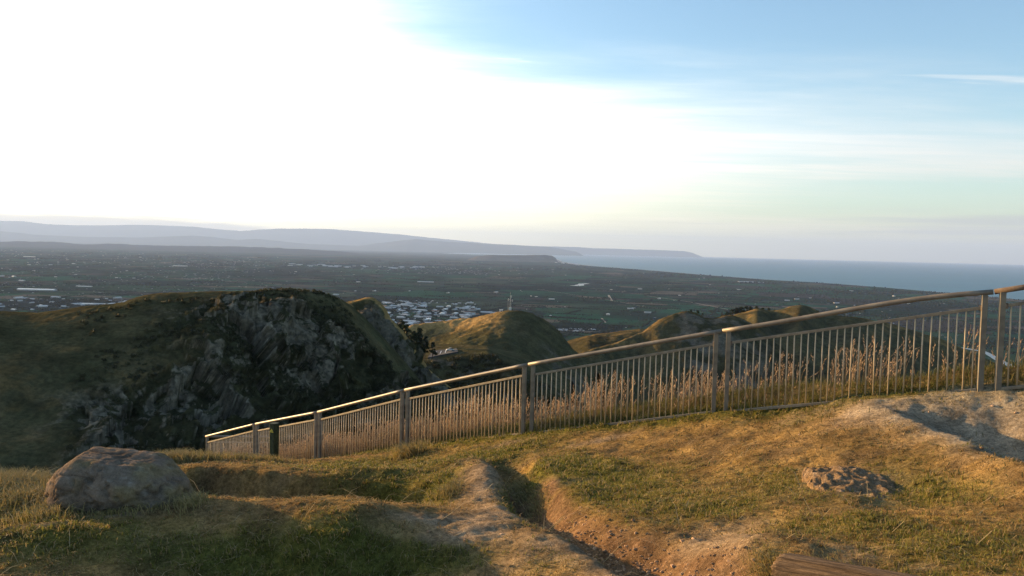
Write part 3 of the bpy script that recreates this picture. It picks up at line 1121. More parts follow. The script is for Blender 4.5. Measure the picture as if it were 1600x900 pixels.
def build_timber():
    # weathered half-buried log at the lower right edge
    m, nt, b = new_mat('weathered_wood', 0.9, 0.15)
    n = ncoord(nt, 3.0, 8.0, 0.7, stretch=(1.2, 26, 26))
    n2 = ncoord(nt, 1.0, 6.0, 0.7, stretch=(2.0, 60, 60))
    c = mixc(nt, smooth(nt, n, .3, .7), (0.05, 0.034, 0.022), (0.20, 0.135, 0.08))
    c = mixc(nt, math_n(nt, 'MULTIPLY', smooth(nt, n2, .55, .68), .7), c, (0.035, 0.022, 0.015))
    nt.links.new(c, b.inputs['Base Color'])
    bump(nt, b, math_n(nt, 'ADD', n, n2), 0.9, 0.02)
    for name, a, e, rad, lab, cat in (
            ('timber_log', base_hit(1222, 890), base_hit(1440, 930), 0.10, 'weathered brown log lying half buried at the foot of the slope', 'log'),
            ('log_end', base_hit(1048, 908), base_hit(1115, 914), 0.06, 'dark broken log end lying in the mouth of the gully', 'log')):
        a = np.array([a[0], a[1], ground_z(np.array([a[0]]), np.array([a[1]]))[0]])
        e = np.array([e[0], e[1], ground_z(np.array([e[0]]), np.array([e[1]]))[0]])
        L = np.linalg.norm(e - a)
        nu, nv = 60, 40
        U, Vv = np.meshgrid(np.linspace(0, 1, nu), np.linspace(0, 2 * math.pi, nv, endpoint=False), indexing='ij')
        x = U * L
        rr = rad * (1 + .16 * fbm(np.stack([x * 1.5, np.cos(Vv) * 1.2, np.sin(Vv) * 1.2], -1), 3, 111))
        rr = rr + 0.012 * fbm(np.stack([x * 2.5, np.cos(Vv) * 6, np.sin(Vv) * 6], -1), 3, 113)
        rr = rr - 0.02 * np.maximum(fbm(np.stack([x * 1.2, np.cos(Vv) * 9, np.sin(Vv) * 9], -1), 2, 119) - .12, 0) * 6
        rr = rr * np.where((U < 0.02) | (U > .98), 0.93, 1.0)
        x = x + 0.03 * fbm(np.stack([np.cos(Vv) * 3, np.sin(Vv) * 3, Vv * 0], -1), 2, 117) * (1 - U)
        P = np.stack([x, np.cos(Vv) * rr * 1.25, np.sin(Vv) * rr], -1)
        V = P.reshape(-1, 3)
        fs = []
        for i in range(nu - 1):
            j = np.arange(nv)
            fs.append(np.stack([i * nv + j, (i + 1) * nv + j, (i + 1) * nv + (j + 1) % nv, i * nv + (j + 1) % nv], -1))
        V = np.vstack([V, V[:nv].mean(0) + [0.012, 0, 0], V[-nv:].mean(0) - [.012, 0, 0]])
        j = np.arange(nv)
        k0, k1 = len(V) - 2, len(V) - 1
        tri = np.vstack([np.stack([np.full(nv, k0), j, (j + 1) % nv], -1), np.stack([np.full(nv, k1), (nu - 1) * nv + (j + 1) % nv, (nu - 1) * nv + j], -1)])
        o = tag(link(name, mesh_np(name, V, [np.vstack(fs), tri]), m), lab, cat)
        v = Vector(e - a)
        o.rotation_euler = v.to_track_quat('X', 'Z').to_euler()
        o.location = Vector(a) + Vector((0, 0, -rad * 0.1))


build_timber()


def build_stones():
    """clods and pebbles washed out in the gully wall"""
    D, Fc = ico(1)
    k = 1500
    idx = rng.random(k)
    cum = np.linspace(0, 1, len(GULLY))
    gx = np.interp(0.3 + idx * 0.62, cum, GULLY[:, 0]) + rng.normal(0.16, 0.12, k)
    gy = np.interp(0.3 + idx * 0.62, cum, GULLY[:, 1]) + rng.normal(0.13, 0.1, k)
    s = 0.004 + 0.012 * rng.random(k) ** 3
    # further ones scattered on bare soil
    k2 = 900
    y2 = 4 + 6 * rng.random(k2)
    x2 = (rng.random(k2) * 2 - 1) * .66 * y2
    _, b, _ = fields(x2, y2)
    kp = rng.random(k2) < b
    gx, gy, s = np.r_[gx, x2[kp]], np.r_[gy, y2[kp]], np.r_[s, .004 + .012 * rng.random(kp.sum()) ** 3]
    n = len(gx)
    z = ground_z(gx, gy)
    nz = 1 + 0.35 * rng.normal(0, 1, (n, len(D), 1)) * .6
    V = D[None] * nz * s[:, None, None] * np.array([1.2, 1, .75]) + np.stack([gx, gy, z + s * .35], -1)[:, None]
    fc = (np.arange(n)[:, None, None] * len(D) + Fc[None]).reshape(-1, 3)
    col = np.array([0.42, 0.27, 0.16]) * (0.7 + .7 * rng.random(n))[:, None]
    tag(link('clods', mesh_np('clods', V.reshape(-1, 3), [fc], np.repeat(col, len(D), 0), False), M_ground),
        'crumbled clods and pebbles of red earth in the gully', kind='stuff')


build_stones()

# ------------------------------------------------------------------ hills
ROCK = np.array([0.135, 0.113, 0.083])
TURF = np.array([0.085, 0.070, 0.036])
TURF2 = np.array([0.058, 0.054, 0.027])
SCRUB = np.array([0.030, 0.029, 0.015])
STRAW_SUN = np.array([0.27, 0.175, 0.07])  # dry grass tone, also used to paint sunlight on crag and mast hill


def resample(row, n):
    row = np.array(row, float)
    t = row[:, 0]
    u = np.linspace(t[0], t[-1], n)
    out = np.stack([u, np.interp(u, t, row[:, 1]), np.interp(u, t, row[:, 2])], -1)
    # light smoothing so picked corners do not show
    k = max(n // 90, 1)
    ker = np.ones(2 * k + 1) / (2 * k + 1)
    for c in (1, 2):
        p = np.pad(out[:, c], k, mode='edge')
        out[:, c] = np.convolve(p, ker, 'valid')
    return at(out[:, 0], out[:, 1], out[:, 2])


COLS = {}


def loft(name, rows, nc, nr, label, disp, colour, back=(30.0, 30.0, 60.0, 120.0), skirt=(20, 60), mat=None, kind='structure'):
    """rows: ridge first, then down the face toward the viewer. disp(P,u,v)->metres along normal, colour(P,u,v,nz)->rgb"""
    R = [resample(r, nc) for r in rows]
    dirv = np.array([0.25, 1.0, 0])
    R = [R[0] + dirv * back[2] - np.array([0, 0, back[3]]), R[0] + dirv * back[0] - np.array([0, 0, back[1]])] + R
    R.append(R[-1] - np.array([0, skirt[0], skirt[1]]))
    R = np.array(R)
    K = len(R)
    # dense in the face, coarse behind
    seg_n = [max(4, nr // 14), max(8, nr // 8)] + [nr] * (K - 4) + [max(4, nr // 10)]
    ts = np.concatenate([np.linspace(i, i + 1, s, endpoint=False) for i, s in enumerate(seg_n)] + [[K - 1]])
    i = np.minimum(ts.astype(int), K - 2)
    f = (ts - i)[:, None, None]

    def tang(j):
        return (R[np.minimum(j + 1, K - 1)] - R[np.maximum(j - 1, 0)]) * 0.5
    p0, p1 = R[i], R[i + 1]
    m0, m1 = tang(i) * 0.8, tang(i + 1) * 0.8
    # keep the ridge crisp enough
    P = (2 * f ** 3 - 3 * f ** 2 + 1) * p0 + (f ** 3 - 2 * f ** 2 + f) * m0 + (-2 * f ** 3 + 3 * f ** 2) * p1 + (f ** 3 - f ** 2) * m1
    nR, nC = P.shape[:2]

    def normals(P):
        du = np.gradient(P, axis=1)
        dv = np.gradient(P, axis=0)
        n = np.cross(dv, du)
        n /= np.linalg.norm(n, axis=-1, keepdims=True) + 1e-9
        return n * np.where(n[..., 2:3] < 0, -1, 1)
    nrm = normals(P)
    v = np.clip((ts - 2) / max(K - 4, 1), -1, 2)
    U, Vv = np.meshgrid(np.linspace(0, 1, nC), v)
    Q = P + nrm * disp(P, U, Vv)[..., None]
    n2 = normals(Q)
    col = colour(Q, U, Vv, n2[..., 2])
    me = mesh_np(name, Q.reshape(-1, 3), [grid_faces(nR, nC)], col.reshape(-1, 3))
    o = tag(link(name, me, mat or M_hill), label, kind=kind)
    COLS[name] = col
    return o, Q


def mix(a, b, t):
    return a * (1 - t[..., None]) + b * t[..., None]


def cells3(P, seed=1):
    """nearest-cell random values and the offset from the cell's centre"""
    i = np.floor(P).astype(np.int64)
    best = np.full(P.shape[:-1], 1e9)
    val = np.zeros(P.shape[:-1] + (4,))
    off = np.zeros(P.shape)
    with np.errstate(over='ignore'):
        for a in (-1, 0, 1):
            for b in (-1, 0, 1):
                for c in (-1, 0, 1):
                    h = _hash(i[..., 0] + a, i[..., 1] + b, i[..., 2] + c, seed)
                    h2 = _hash(i[..., 0] + a, i[..., 1] + b, i[..., 2] + c, seed + 7)
                    f = lambda q, s_: ((q >> np.uint32(s_)) & np.uint32(1023)).astype(float) / 1023
                    C = np.stack([i[..., 0] + a + f(h, 0), i[..., 1] + b + f(h, 10), i[..., 2] + c + f(h, 20)], -1)
                    d = P - C
                    q = (d * d).sum(-1)
                    m = q < best
                    best = np.where(m, q, best)
                    off = np.where(m[..., None], d, off)
                    val = np.where(m[..., None], np.stack([f(h2, 0), f(h2, 10), f(h2, 20), f(h2, 5)], -1), val)
    return val, off


def crag_cells(P):
    W_ = P + np.stack([fbm(P * .12 + q, 3, 401) for q in (0, 40, 80)], -1) * 7
    v1, o1 = cells3(W_ * np.array([.085, .085, .05]), 411)
    v2, o2 = cells3(W_ * np.array([.27, .27, .16]), 421)
    d = (v1[..., 0] - .5) * 5.5 + ((v1[..., 1:4] - .5) * o1).sum(-1) * 11 + (v2[..., 0] - .5) * 1.7 + ((v2[..., 1:4] - .5) * o2).sum(-1) * 3.4
    rock = v1[..., 3] * .65 + v2[..., 3] * .35
    return d, rock


# --- near left hill with its cliff
def d_left(P, u, v):
    cl = ss(u, .50, .68) * ss(v, .07, .3) + ss(u, .38, .52) * ss(v, .45, .6) * .8
    cl = np.clip(cl, 0, 1)
    big = fbm(P * np.array([.075, .075, .022]), 5, 201, .58, True) * 7.5
    mid = fbm(P * np.array([.30, .30, .12]), 4, 205, .6, True) * 2.6
    return cl * (big * .55 + mid * .45 + crag_cells(P)[0]) + (1 - cl) * fbm(P * .03, 3, 209) * 2.0 * ss(v, .02, .3) + fbm(P * .5, 3, 211) * .35


def c_left(P, u, v, nz):
    cl = np.clip(ss(u, .50, .66) * ss(v, .08, .2) + ss(u, .34, .5) * ss(v, .5, .62), 0, 1)
    n = fbm(P * .07, 4, 221)
    n2 = fbm(P * .3, 4, 223, .6)
    c = mix(TURF2, TURF, ss(n, -.2, .25))
    c = mix(c, STRAW_SUN * 0.6, ss(n2 + n, .0, .5) * .5)
    veg = mix(SCRUB, TURF2, ss(n2, -.1, .3))
    n3 = fbm(P * np.array([.13, .13, .035]), 4, 225, .6)
    rk = crag_cells(P)[1]
    rock = np.clip(ss(n * .45 + n3 * .6 + n2 * .5 + (rk - .5) * .75 + (.55 - nz) * .3, .06, .15), 0, 1)
    lo = 1 - ss(v, .85, 1.1) * .6
    r = mix(ROCK * .6, ROCK * 1.5, ss(fbm(P * .8, 3, 227), -.25, .3))
    c2 = mix(veg, r, rock * lo)
    return mix(c, c2, cl)


left_rows = [
    [(-260, 470, 190), (-80, 482, 204), (0, 486, 210), (60, 489, 212), (130, 479, 214), (190, 473, 217), (225, 461, 220), (250, 458, 222), (330, 455, 226), (420, 454, 229), (455, 453, 230), (500, 456, 231),
     (520, 463, 231), (540, 484, 229), (560, 506, 226), (590, 540, 222), (630, 590, 217), (680, 640, 212)],
    [(-300, 560, 165), (0, 560, 172), (100, 550, 180), (250, 530, 190), (400, 510, 206), (450, 505, 214), (520, 525, 218), (570, 560, 214), (630, 610, 208), (690, 655, 203)],
    [(-320, 660, 150), (0, 660, 155), (150, 650, 162), (300, 630, 175), (430, 610, 195), (520, 610, 204), (600, 640, 200), (690, 680, 195)],
    [(-340, 800, 128), (0, 800, 132), (200, 790, 140), (350, 770, 155), (450, 750, 180), (560, 740, 188), (690, 740, 186)]]
o, Q_left = loft('cliff_hill', left_rows, 560, 90, 'shaded grassy hill with a broken grey cliff across the gully', d_left, c_left, (26, 11, 80, 60), (10, 60))


# --- crag behind it
def d_crag(P, u, v):
    return fbm(P * np.array([.09, .09, .035]), 5, 231, .58, True) * 4.0 * ss(v, .06, .3) * ss(u, .12, .4) + crag_cells(P + 300)[0] * .8 * ss(v, .05, .2) * ss(u, .15, .4) + fbm(P * .35, 3, 233) * .9


def c_crag(P, u, v, nz):
    n, n2 = fbm(P * .07, 4, 241), fbm(P * .3, 4, 243, .6)
    c = mix(TURF2, STRAW_SUN, ss(n2 - v * 5.0 + .35, -.2, .2))  # top of the crag lightened in colour as if sunlit
    rock = ss(n * .5 + n2 * .7 + (crag_cells(P + 300)[1] - .5) * .6 + ss(u, .25, .5) * .2 - .12, 0, .1) * ss(v, .04, .15)
    return mix(mix(c, SCRUB, ss(n2, .05, .3) * ss(v, .2, .5) * .8), ROCK * .95, rock)


loft('crag', [
    [(490, 500, 262), (526, 479, 266), (550, 471, 268), (570, 466, 270), (582, 467, 270), (594, 476, 268), (604, 496, 266), (622, 512, 262), (640, 540, 258), (665, 575, 252), (700, 605, 246)],
    [(500, 560, 244), (540, 540, 246), (580, 530, 250), (610, 550, 250), (650, 590, 246), (710, 630, 240)],
    [(500, 700, 225), (600, 700, 228), (720, 700, 226)]], 260, 90, 'rocky crag with a sunlit grass top behind the cliff', d_crag, c_crag, (10, 7, 40, 50), (10, 60))


# --- bench with the car park and the hill with the mast
def d_soft(P, u, v):
    return fbm(P * .012, 3, 251) * 5.0 * ss(v, .05, .4) + fbm(P * .05, 4, 253) * 2.8 + fbm(P * .2, 4, 255) * 1.5


def c_bench(P, u, v, nz):
    n2 = fbm(P * .09, 4, 263, .6)
    c = mix(TURF2, TURF, ss(n2, -.2, .3))
    c = mix(c, SCRUB, ss(v, .38, .5) * ss(n2 + .2, -.1, .3) * .9)
    return mix(c, ROCK * .8, ss(v, .38, .5) * ss(fbm(P * .12, 4, 265, .6), .08, .22))


BENCH_TOP = [(560, 548, 500), (640, 541, 500), (700, 540, 500), (760, 542, 500), (830, 560, 495), (890, 600, 480)]
BENCH_LIP = [(560, 590, 420), (600, 578, 430), (650, 571, 440), (690, 563, 445), (730, 558, 448), (765, 557, 446), (790, 568, 438), (830, 592, 425), (890, 625, 415)]
bench, Q_b = loft('bench_hill', [BENCH_TOP, BENCH_LIP, [(560, 660, 410), (700, 640, 425), (800, 650, 418), (900, 690, 405)]], 220, 50,
                  'flat grassy bench ending in a scrubby bluff below the mast hill', lambda P, u, v: fbm(P * .05, 3, 257) * 2.2 * ss(v, .55, .8) + fbm(P * .2, 3, 258) * .25, c_bench, (20, 6, 60, 60), (10, 70))


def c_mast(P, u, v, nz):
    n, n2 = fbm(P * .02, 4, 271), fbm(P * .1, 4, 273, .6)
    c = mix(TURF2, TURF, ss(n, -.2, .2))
    c = mix(c, STRAW_SUN * 1.1, ss(n2 - v * 1.5 + .45, -.2, .3) * (1 - ss(u, .55, .7)))  # golden tone paints the sunlit band on the upper left shoulder
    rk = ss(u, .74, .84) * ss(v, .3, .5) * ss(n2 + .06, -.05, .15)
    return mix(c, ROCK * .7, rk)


mast_rows = [
    [(540, 545, 575), (580, 530, 585), (615, 516, 592), (650, 507, 598), (690, 501, 602), (740, 497, 606), (765, 492, 608), (785, 487, 609), (797, 485, 610), (812, 487, 608), (830, 491, 604), (850, 499, 598), (866, 512, 592),
     (880, 530, 585), (895, 545, 578), (930, 580, 565)],
    [(540, 565, 560), (600, 545, 575), (650, 530, 584), (700, 520, 582), (730, 517, 566), (760, 514, 548), (790, 516, 540), (820, 522, 545), (850, 534, 556), (880, 556, 560), (930, 610, 550)],
    [(540, 585, 540), (620, 560, 550), (680, 548, 545), (720, 548, 515), (760, 552, 505), (800, 556, 505), (850, 575, 520), (880, 590, 530), (930, 640, 530)],
    [(540, 660, 470), (700, 650, 470), (800, 650, 480), (930, 700, 500)]]
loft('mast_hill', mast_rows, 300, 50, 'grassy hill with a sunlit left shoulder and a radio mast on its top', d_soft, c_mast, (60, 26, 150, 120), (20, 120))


# --- hills to the right
def c_right(P, u, v, nz):
    n, n2 = fbm(P * .015, 4, 281), fbm(P * .07, 4, 283, .6)
    c = mix(TURF2, TURF, ss(n, -.2, .2))
    c = mix(c, STRAW_SUN * .7, ss(n2 - v * .8 + .1, -.2, .3))
    return mix(c, SCRUB, ss(n - .02, 0, .2) * .7)


def c_rocky(P, u, v, nz):
    c = c_right(P, u, v, nz)
    n2 = fbm(P * .05, 4, 293, .6)
    return mix(mix(c, SCRUB, ss(u, .42, .55) * .6), ROCK * .85, ss(u, .44, .52) * ss(n2 + .05, -.05, .14) * (1 - ss(u, .8, .9)) * ss(v, .04, .15))


loft('round_hill', [
    [(840, 562, 860), (868, 548, 868), (885, 534, 876), (905, 528, 884), (930, 523, 890), (960, 520, 900), (1000, 514, 905), (1040, 520, 900), (1100, 535, 890)],
    [(840, 590, 800), (880, 575, 810), (920, 550, 800), (960, 545, 810), (1040, 550, 820), (1100, 565, 830)],
    [(840, 700, 680), (960, 700, 680), (1100, 700, 690)]], 180, 40, 'smooth green hill with a sunlit left flank', d_soft, c_right, (60, 40, 150, 140), (20, 120))
loft('rocky_hill', [
    [(880, 560, 730), (930, 545, 745), (965, 536, 760), (1000, 520, 775), (1030, 501, 785), (1055, 489, 790), (1072, 486, 790), (1088, 489, 790), (1100, 496, 788), (1112, 499, 786), (1130, 493, 786), (1142, 492, 786), (1160, 498, 784), (1176, 508, 780), (1200, 530, 770), (1240, 560, 755)],
    [(880, 590, 700), (940, 572, 715), (1000, 560, 735), (1030, 545, 735), (1060, 535, 745), (1100, 540, 740), (1140, 535, 740), (1180, 550, 735), (1250, 590, 715)],
    [(880, 720, 600), (1000, 720, 610), (1100, 720, 615), (1260, 720, 620)]], 260, 60, 'steep rocky hill with a grey face seen over the handrail',
    lambda P, u, v: fbm(P * .02, 4, 295, .55, True) * 12 * ss(v, .05, .4) * ss(u, .4, .55) + d_soft(P, u, v), c_rocky, (60, 40, 150, 140), (20, 120))
loft('knobbly_hills', [
    [(1090, 510, 1010), (1130, 499, 1020), (1160, 489, 1030), (1182, 483, 1035), (1196, 486, 1035), (1215, 487, 1030), (1235, 480, 1035), (1252, 478, 1040), (1268, 482, 1040), (1285, 491, 1035), (1310, 494, 1030), (1345, 497, 1025), (1400, 508, 1010),
     (1470, 530, 990), (1550, 565, 960), (1640, 610, 930)],
    [(1090, 530, 960), (1150, 515, 960), (1185, 500, 950), (1210, 506, 985), (1250, 498, 960), (1290, 512, 980), (1340, 520, 950), (1420, 545, 950), (1640, 640, 900)],
    [(1090, 620, 800), (1200, 610, 800), (1350, 620, 800), (1640, 720, 780)]], 260, 50, 'knobbly grassy ridge of small hills beyond the fence',
    lambda P, u, v: fbm(P * .02, 3, 297) * 9 * ss(v, .0, .3) + fbm(P * .08, 3, 298) * 1.5, c_right, (70, 50, 200, 170), (30, 150))


# --- valley floor that joins the hills, mostly hidden behind the knoll
PLAIN_Z = -390.0


def build_valley():
    rs = np.r_[np.linspace(24, 200, 30), np.linspace(220, 2200, 70)]
    an = np.linspace(math.radians(-100), math.radians(100), 160)
    Rr, A = np.meshgrid(rs, an, indexing='ij')
    x, y = Rr * np.sin(A), Rr * np.cos(A)
    z = -(16 + 0.275 * Rr) + 14 * fbm2(x, y, .006, 4, 301) * np.minimum(Rr / 200, 1)
    z = np.maximum(z, PLAIN_Z - 6)
    P = np.stack([x, y, z], -1)
    n = fbm2(x, y, .01, 4, 303)
    c = mix(TURF2 * np.ones(P.shape), SCRUB, ss(n, -.1, .3))
    tag(link('valley', mesh_np('valley', P.reshape(-1, 3), [grid_faces(len(rs), len(an), True)], c.reshape(-1, 3)), M_hill),
        'dark scrubby valley floor between the hills', kind='structure')


build_valley()

# ------------------------------------------------------------------ plain, sea, river
COAST_PX = [(1720, 480), (1560, 465), (1450, 455), (1380, 449), (1300, 443), (1200, 437), (1100, 429.5), (1000, 421), (930, 416), (895, 412.5), (876, 408.5), (866, 404), (864, 400), (800, 398.4), (740, 397.4), (690, 396.0)]
COAST = np.array([on_level(px, py, PLAIN_Z)[:2] for px, py in COAST_PX])


def build_plain():
    m, nt, b = new_mat('farmland', 1.0, 0.0)
    tc = nt.nodes.new('ShaderNodeTexCoord')
    mp = nt.nodes.new('ShaderNodeMapping')
    mp.inputs['Rotation'].default_value = (0, 0, 0.32)
    nt.links.new(tc.outputs['Object'], mp.inputs[0])

    def cells(scale, stretch, rnd):
        m2 = nt.nodes.new('ShaderNodeMapping')
        m2.inputs['Scale'].default_value = stretch
        nt.links.new(mp.outputs[0], m2.inputs[0])
        v = nt.nodes.new('ShaderNodeTexVoronoi')
        v.distance = 'CHEBYCHEV'
        v.inputs['Scale'].default_value = scale
        v.inputs['Randomness'].default_value = rnd
        nt.links.new(m2.outputs[0], v.inputs['Vector'])
        s = nt.nodes.new('ShaderNodeSeparateColor')
        nt.links.new(v.outputs['Color'], s.inputs[0])
        return s.outputs[0], s.outputs[1]
    c1, c2 = cells(1 / 640.0, (1, .75, 1), 0.8)
    d1, d2 = cells(1 / 230.0, (.8, 1.2, 1), 0.9)
    ramp = nt.nodes.new('ShaderNodeValToRGB')
    ramp.color_ramp.interpolation = 'CONSTANT'
    els = [(0, (0.008, 0.026, 0.016)), (0.14, (0.02, 0.048, 0.028)), (0.28, (0.038, 0.036, 0.034)), (0.38, (0.006, 0.014, 0.012)), (0.52, (0.014, 0.062, 0.036)), (0.64, (0.085, 0.078, 0.064)), (0.7, (0.009, 0.018, 0.015)), (0.84, (0.032, 0.052, 0.036)), (0.94, (0.012, 0.056, 0.034))]  # field tones darkened overall in place of cloud shadow on the plain
    ramp.color_ramp.elements[0].color = (*els[0][1], 1)
    ramp.color_ramp.elements[1].position = els[1][0]
    ramp.color_ramp.elements[1].color = (*els[1][1], 1)
    for p, c in els[2:]:
        e = ramp.color_ramp.elements.new(p)
        e.color = (*c, 1)
    mixed = mixc(nt, 1.0, (0, 0, 0), (0, 0, 0))
    sel = math_n(nt, 'GREATER_THAN', c2, 0.5)
    val = nt.nodes.new('ShaderNodeMix')
    nt.links.new(sel, val.inputs[0])
    nt.links.new(c1, val.inputs[2])
    nt.links.new(d1, val.inputs[3])
    nt.links.new(val.outputs[0], ramp.inputs[0])
    n = ncoord(nt, 0.0011, 6, .6)
    n2 = ncoord(nt, 0.02, 5, .65)
    col = mixc(nt, math_n(nt, 'MULTIPLY', smooth(nt, n, .48, .66), .75), ramp.outputs[0], (.009, .013, .014))
    col = mixc(nt, math_n(nt, 'MULTIPLY', smooth(nt, n2, .5, .66), .35), col, (.007, .010, .009))
    nt.links.new(col, b.inputs['Base Color'])
    pts = [(x, y) for x, y in COAST] + [(-3000, 119000), (-120000, 119000), (-120000, -3000), (12000, -3000), (10500, 2500)]
    bm = bmesh.new()
    f = bm.faces.new([bm.verts.new((x, y, PLAIN_Z)) for x, y in pts])
    if f.normal.z < 0:
        f.normal_flip()
    bmesh.ops.triangulate(bm, faces=bm.faces[:])
    tag(bm_obj('plain', bm, m), 'wide farmed plain of small fields reaching to the coast', kind='structure')
    # beach: pale strip along the shore
    mb = mat_two('beach_sand', (0.30, 0.28, 0.25), (0.42, 0.40, 0.36), .01, bump_s=0)
    L = COAST[1:12]
    V, Q = [], []
    for i, p in enumerate(L):
        d = L[min(i + 1, len(L) - 1)] - L[max(i - 1, 0)]
        d = d / np.linalg.norm(d)
        nrm = np.array([d[1], -d[0]])
        w = 0.0035 * p[1]
        V += [(*(p - nrm * w), PLAIN_Z + 0.6), (*(p + nrm * w * .5), PLAIN_Z - 1.0)]
    for i in range(len(L) - 1):
        Q.append((2 * i, 2 * i + 1, 2 * i + 3, 2 * i + 2))
    tag(link('beach', mesh_np('beach', np.array(V), [np.array(Q)]), mb), 'pale beach along the edge of the sea', kind='structure')
    # sea
    ms, nt, b = new_mat('sea_water', 0.42, 0.35)
    n = ncoord(nt, 0.0009, 5, .6, stretch=(.5, 1.6, 1))
    n2 = ncoord(nt, 0.03, 5, .6)
    nt.links.new(mixc(nt, smooth(nt, n, .35, .65), (.006, .088, .125), (.010, .108, .150)), b.inputs['Base Color'])
    bump(nt, b, n2, 0.6, 6.0)
    V = np.array([(-124000, -4000, PLAIN_Z - 2), (124000, -4000, PLAIN_Z - 2), (124000, 122000, PLAIN_Z - 2), (-124000, 122000, PLAIN_Z - 2)])
    tag(link('sea', mesh_np('sea', V, [np.array([[0, 1, 2, 3]])]), ms), 'blue sea beyond the plain', kind='structure')
    # river reaches and a pond
    mw, nt, b = new_mat('river_water', 0.3, 0.4)
    b.inputs['Base Color'].default_value = (.08, .10, .12, 1)
    bump(nt, b, ncoord(nt, .08, 4, .6), .1, 1.0)

    def strip(name, px, w, lab, z):
        L = np.array([on_level(a, c, z)[:2] for a, c in px])
        t = np.linspace(0, len(L) - 1, 60)
        C = np.stack([np.interp(t, np.arange(len(L)), L[:, k]) for k in (0, 1)], -1)
        C = C + np.stack([fbm2(t, t * 0, .6, 2, 311), fbm2(t, t * 0, .6, 2, 313)], -1) * 60
        d = np.gradient(C, axis=0)
        d /= np.linalg.norm(d, axis=1)[:, None]
        nr = np.stack([d[:, 1], -d[:, 0]], -1)
        ww = w * (0.6 + 0.9 * np.abs(fbm2(t, t * 0 + 3, .9, 2, 315)) * 2)[:, None]
        V = np.concatenate([C - nr * ww, C + nr * ww])
        V = np.c_[V, np.full(len(V), z)]
        i = np.arange(59)
        tag(link(name, mesh_np(name, V, [np.stack([i, i + 1, i + 61, i + 60], -1)]), mw), lab, kind='structure')
    strip('river', [(1380, 520), (1430, 528), (1500, 543), (1535, 549), (1565, 566), (1590, 580), (1640, 600), (1700, 640)], 21, 'pale river winding over the plain beyond the fence', PLAIN_Z + .8)
    strip('pond', [(898, 446.5), (905, 446), (912, 443.5), (918, 443)], 55, 'small bright pond among the fields', PLAIN_Z + .8)
    mr = mat_two('gravel_road', (.22, .20, .17), (.30, .28, .24), .05, bump_s=0)
    for k, (pts_, w) in enumerate((([(951, 461), (953, 465), (956, 470)], 9), ([(940, 497), (943, 500), (946, 504)], 5), ([(655, 440), (700, 441), (745, 441)], 12), ([(840, 452), (960, 470), (1010, 480), (1100, 488)], 3),
                                   ([(1010, 462), (1080, 472), (1140, 484)], 5))):
        L = np.array([on_level(a, c, PLAIN_Z + .5)[:2] for a, c in pts_])
        V, Q = [], []
        for i, p in enumerate(L):
            d = L[min(i + 1, len(L) - 1)] - L[max(i - 1, 0)]
            d /= np.linalg.norm(d)
            nr = np.array([d[1], -d[0]]) * w
            V += [(*(p - nr), PLAIN_Z + .5), (*(p + nr), PLAIN_Z + .5)]
        Q = [(2 * i, 2 * i + 1, 2 * i + 3, 2 * i + 2) for i in range(len(L) - 1)]
        tag(link('road', mesh_np('road', np.array(V), [np.array(Q)]), mr), 'pale farm road between the fields of the plain', kind='structure')


build_plain()


def far_ridge(name, pts, Y, label, depth, base_z=PLAIN_Z - 3, rough=1.0, col=(.07, .075, .05)):
    pts = np.array(pts, float)
    n = 260
    u = np.linspace(pts[0, 0], pts[-1, 0], n)
    yv = np.interp(u, pts[:, 0], pts[:, 1])
    Yv = np.full(n, float(Y)) if np.isscalar(Y) else np.interp(u, pts[:, 0], np.array(Y, float))
    ridge = at(u, yv, Yv)
    ridge[:, 2] += fbm2(u * .05, u * 0, 1.0, 4, 321) * Yv * 0.0016 * rough
    rows = []
    ks = 14
    for k in range(ks + 1):
        t = k / ks
        P = ridge.copy()
        P[:, 1] -= depth * t
        P[:, 0] -= depth * t * u.clip(-400, 2000).mean() * 0
        prof = (1 - t) ** 1.15
        P[:, 2] = base_z + np.maximum(ridge[:, 2] - base_z, 2.0) * prof
        nn = fbm(np.stack([P[:, 0] / depth * 2.5, P[:, 1] / depth * 2.5, np.zeros(n)], -1), 4, 323, .55, True)
        P[:, 2] += nn * (ridge[:, 2] - base_z).clip(0) * .35 * math.sin(math.pi * min(t * 1.0, 1)) * rough
        rows.append(P)
    back = ridge.copy()
    back[:, 1] += depth * .6
    back[:, 2] = base_z
    rows = [back] + rows
    P = np.array(rows)
    c = np.array(col) * (1 + .35 * fbm(np.stack([P[..., 0] / depth * 5, P[..., 1] / depth * 5, P[..., 2] * 0], -1), 4, 325))[..., None]
    tag(link(name, mesh_np(name, P.reshape(-1, 3), [grid_faces(*P.shape[:2])], c.reshape(-1, 3)), M_far), label, kind='structure')


far_ridge('mountains', [(-300, 340), (-100, 344), (0, 345), (40, 346), (70, 350), (110, 352), (180, 352), (205, 351), (245, 352), (300, 354), (340, 358), (375, 361), (400, 359), (440, 357), (510, 357.5), (560, 361), (620, 366), (700, 374), (760, 380), (820, 388)],
          105000, 'highest pale mountain range on the horizon', 12000, rough=.4)
far_ridge('foothills', [(-300, 358), (0, 361), (60, 367), (130, 370), (220, 371), (300, 368), (330, 370), (370, 375), (400, 373), (480, 381), (560, 384), (590, 380), (650, 373.5), (690, 377), (740, 380), (800, 382.5), (860, 386), (900, 393)],
          78000, 'lower hazy foothills in front of the mountains', 9000, rough=.5)
far_ridge('low_hills', [(-300, 374), (0, 378), (40, 377), (85, 378), (130, 382), (170, 380.5), (250, 384), (330, 384.5), (400, 386), (470, 389), (540, 393.5), (600, 401), (650, 408)],
          37000, 'low dark hills at the back of the plain', 4500, rough=1.1, col=(.030, .036, .034))
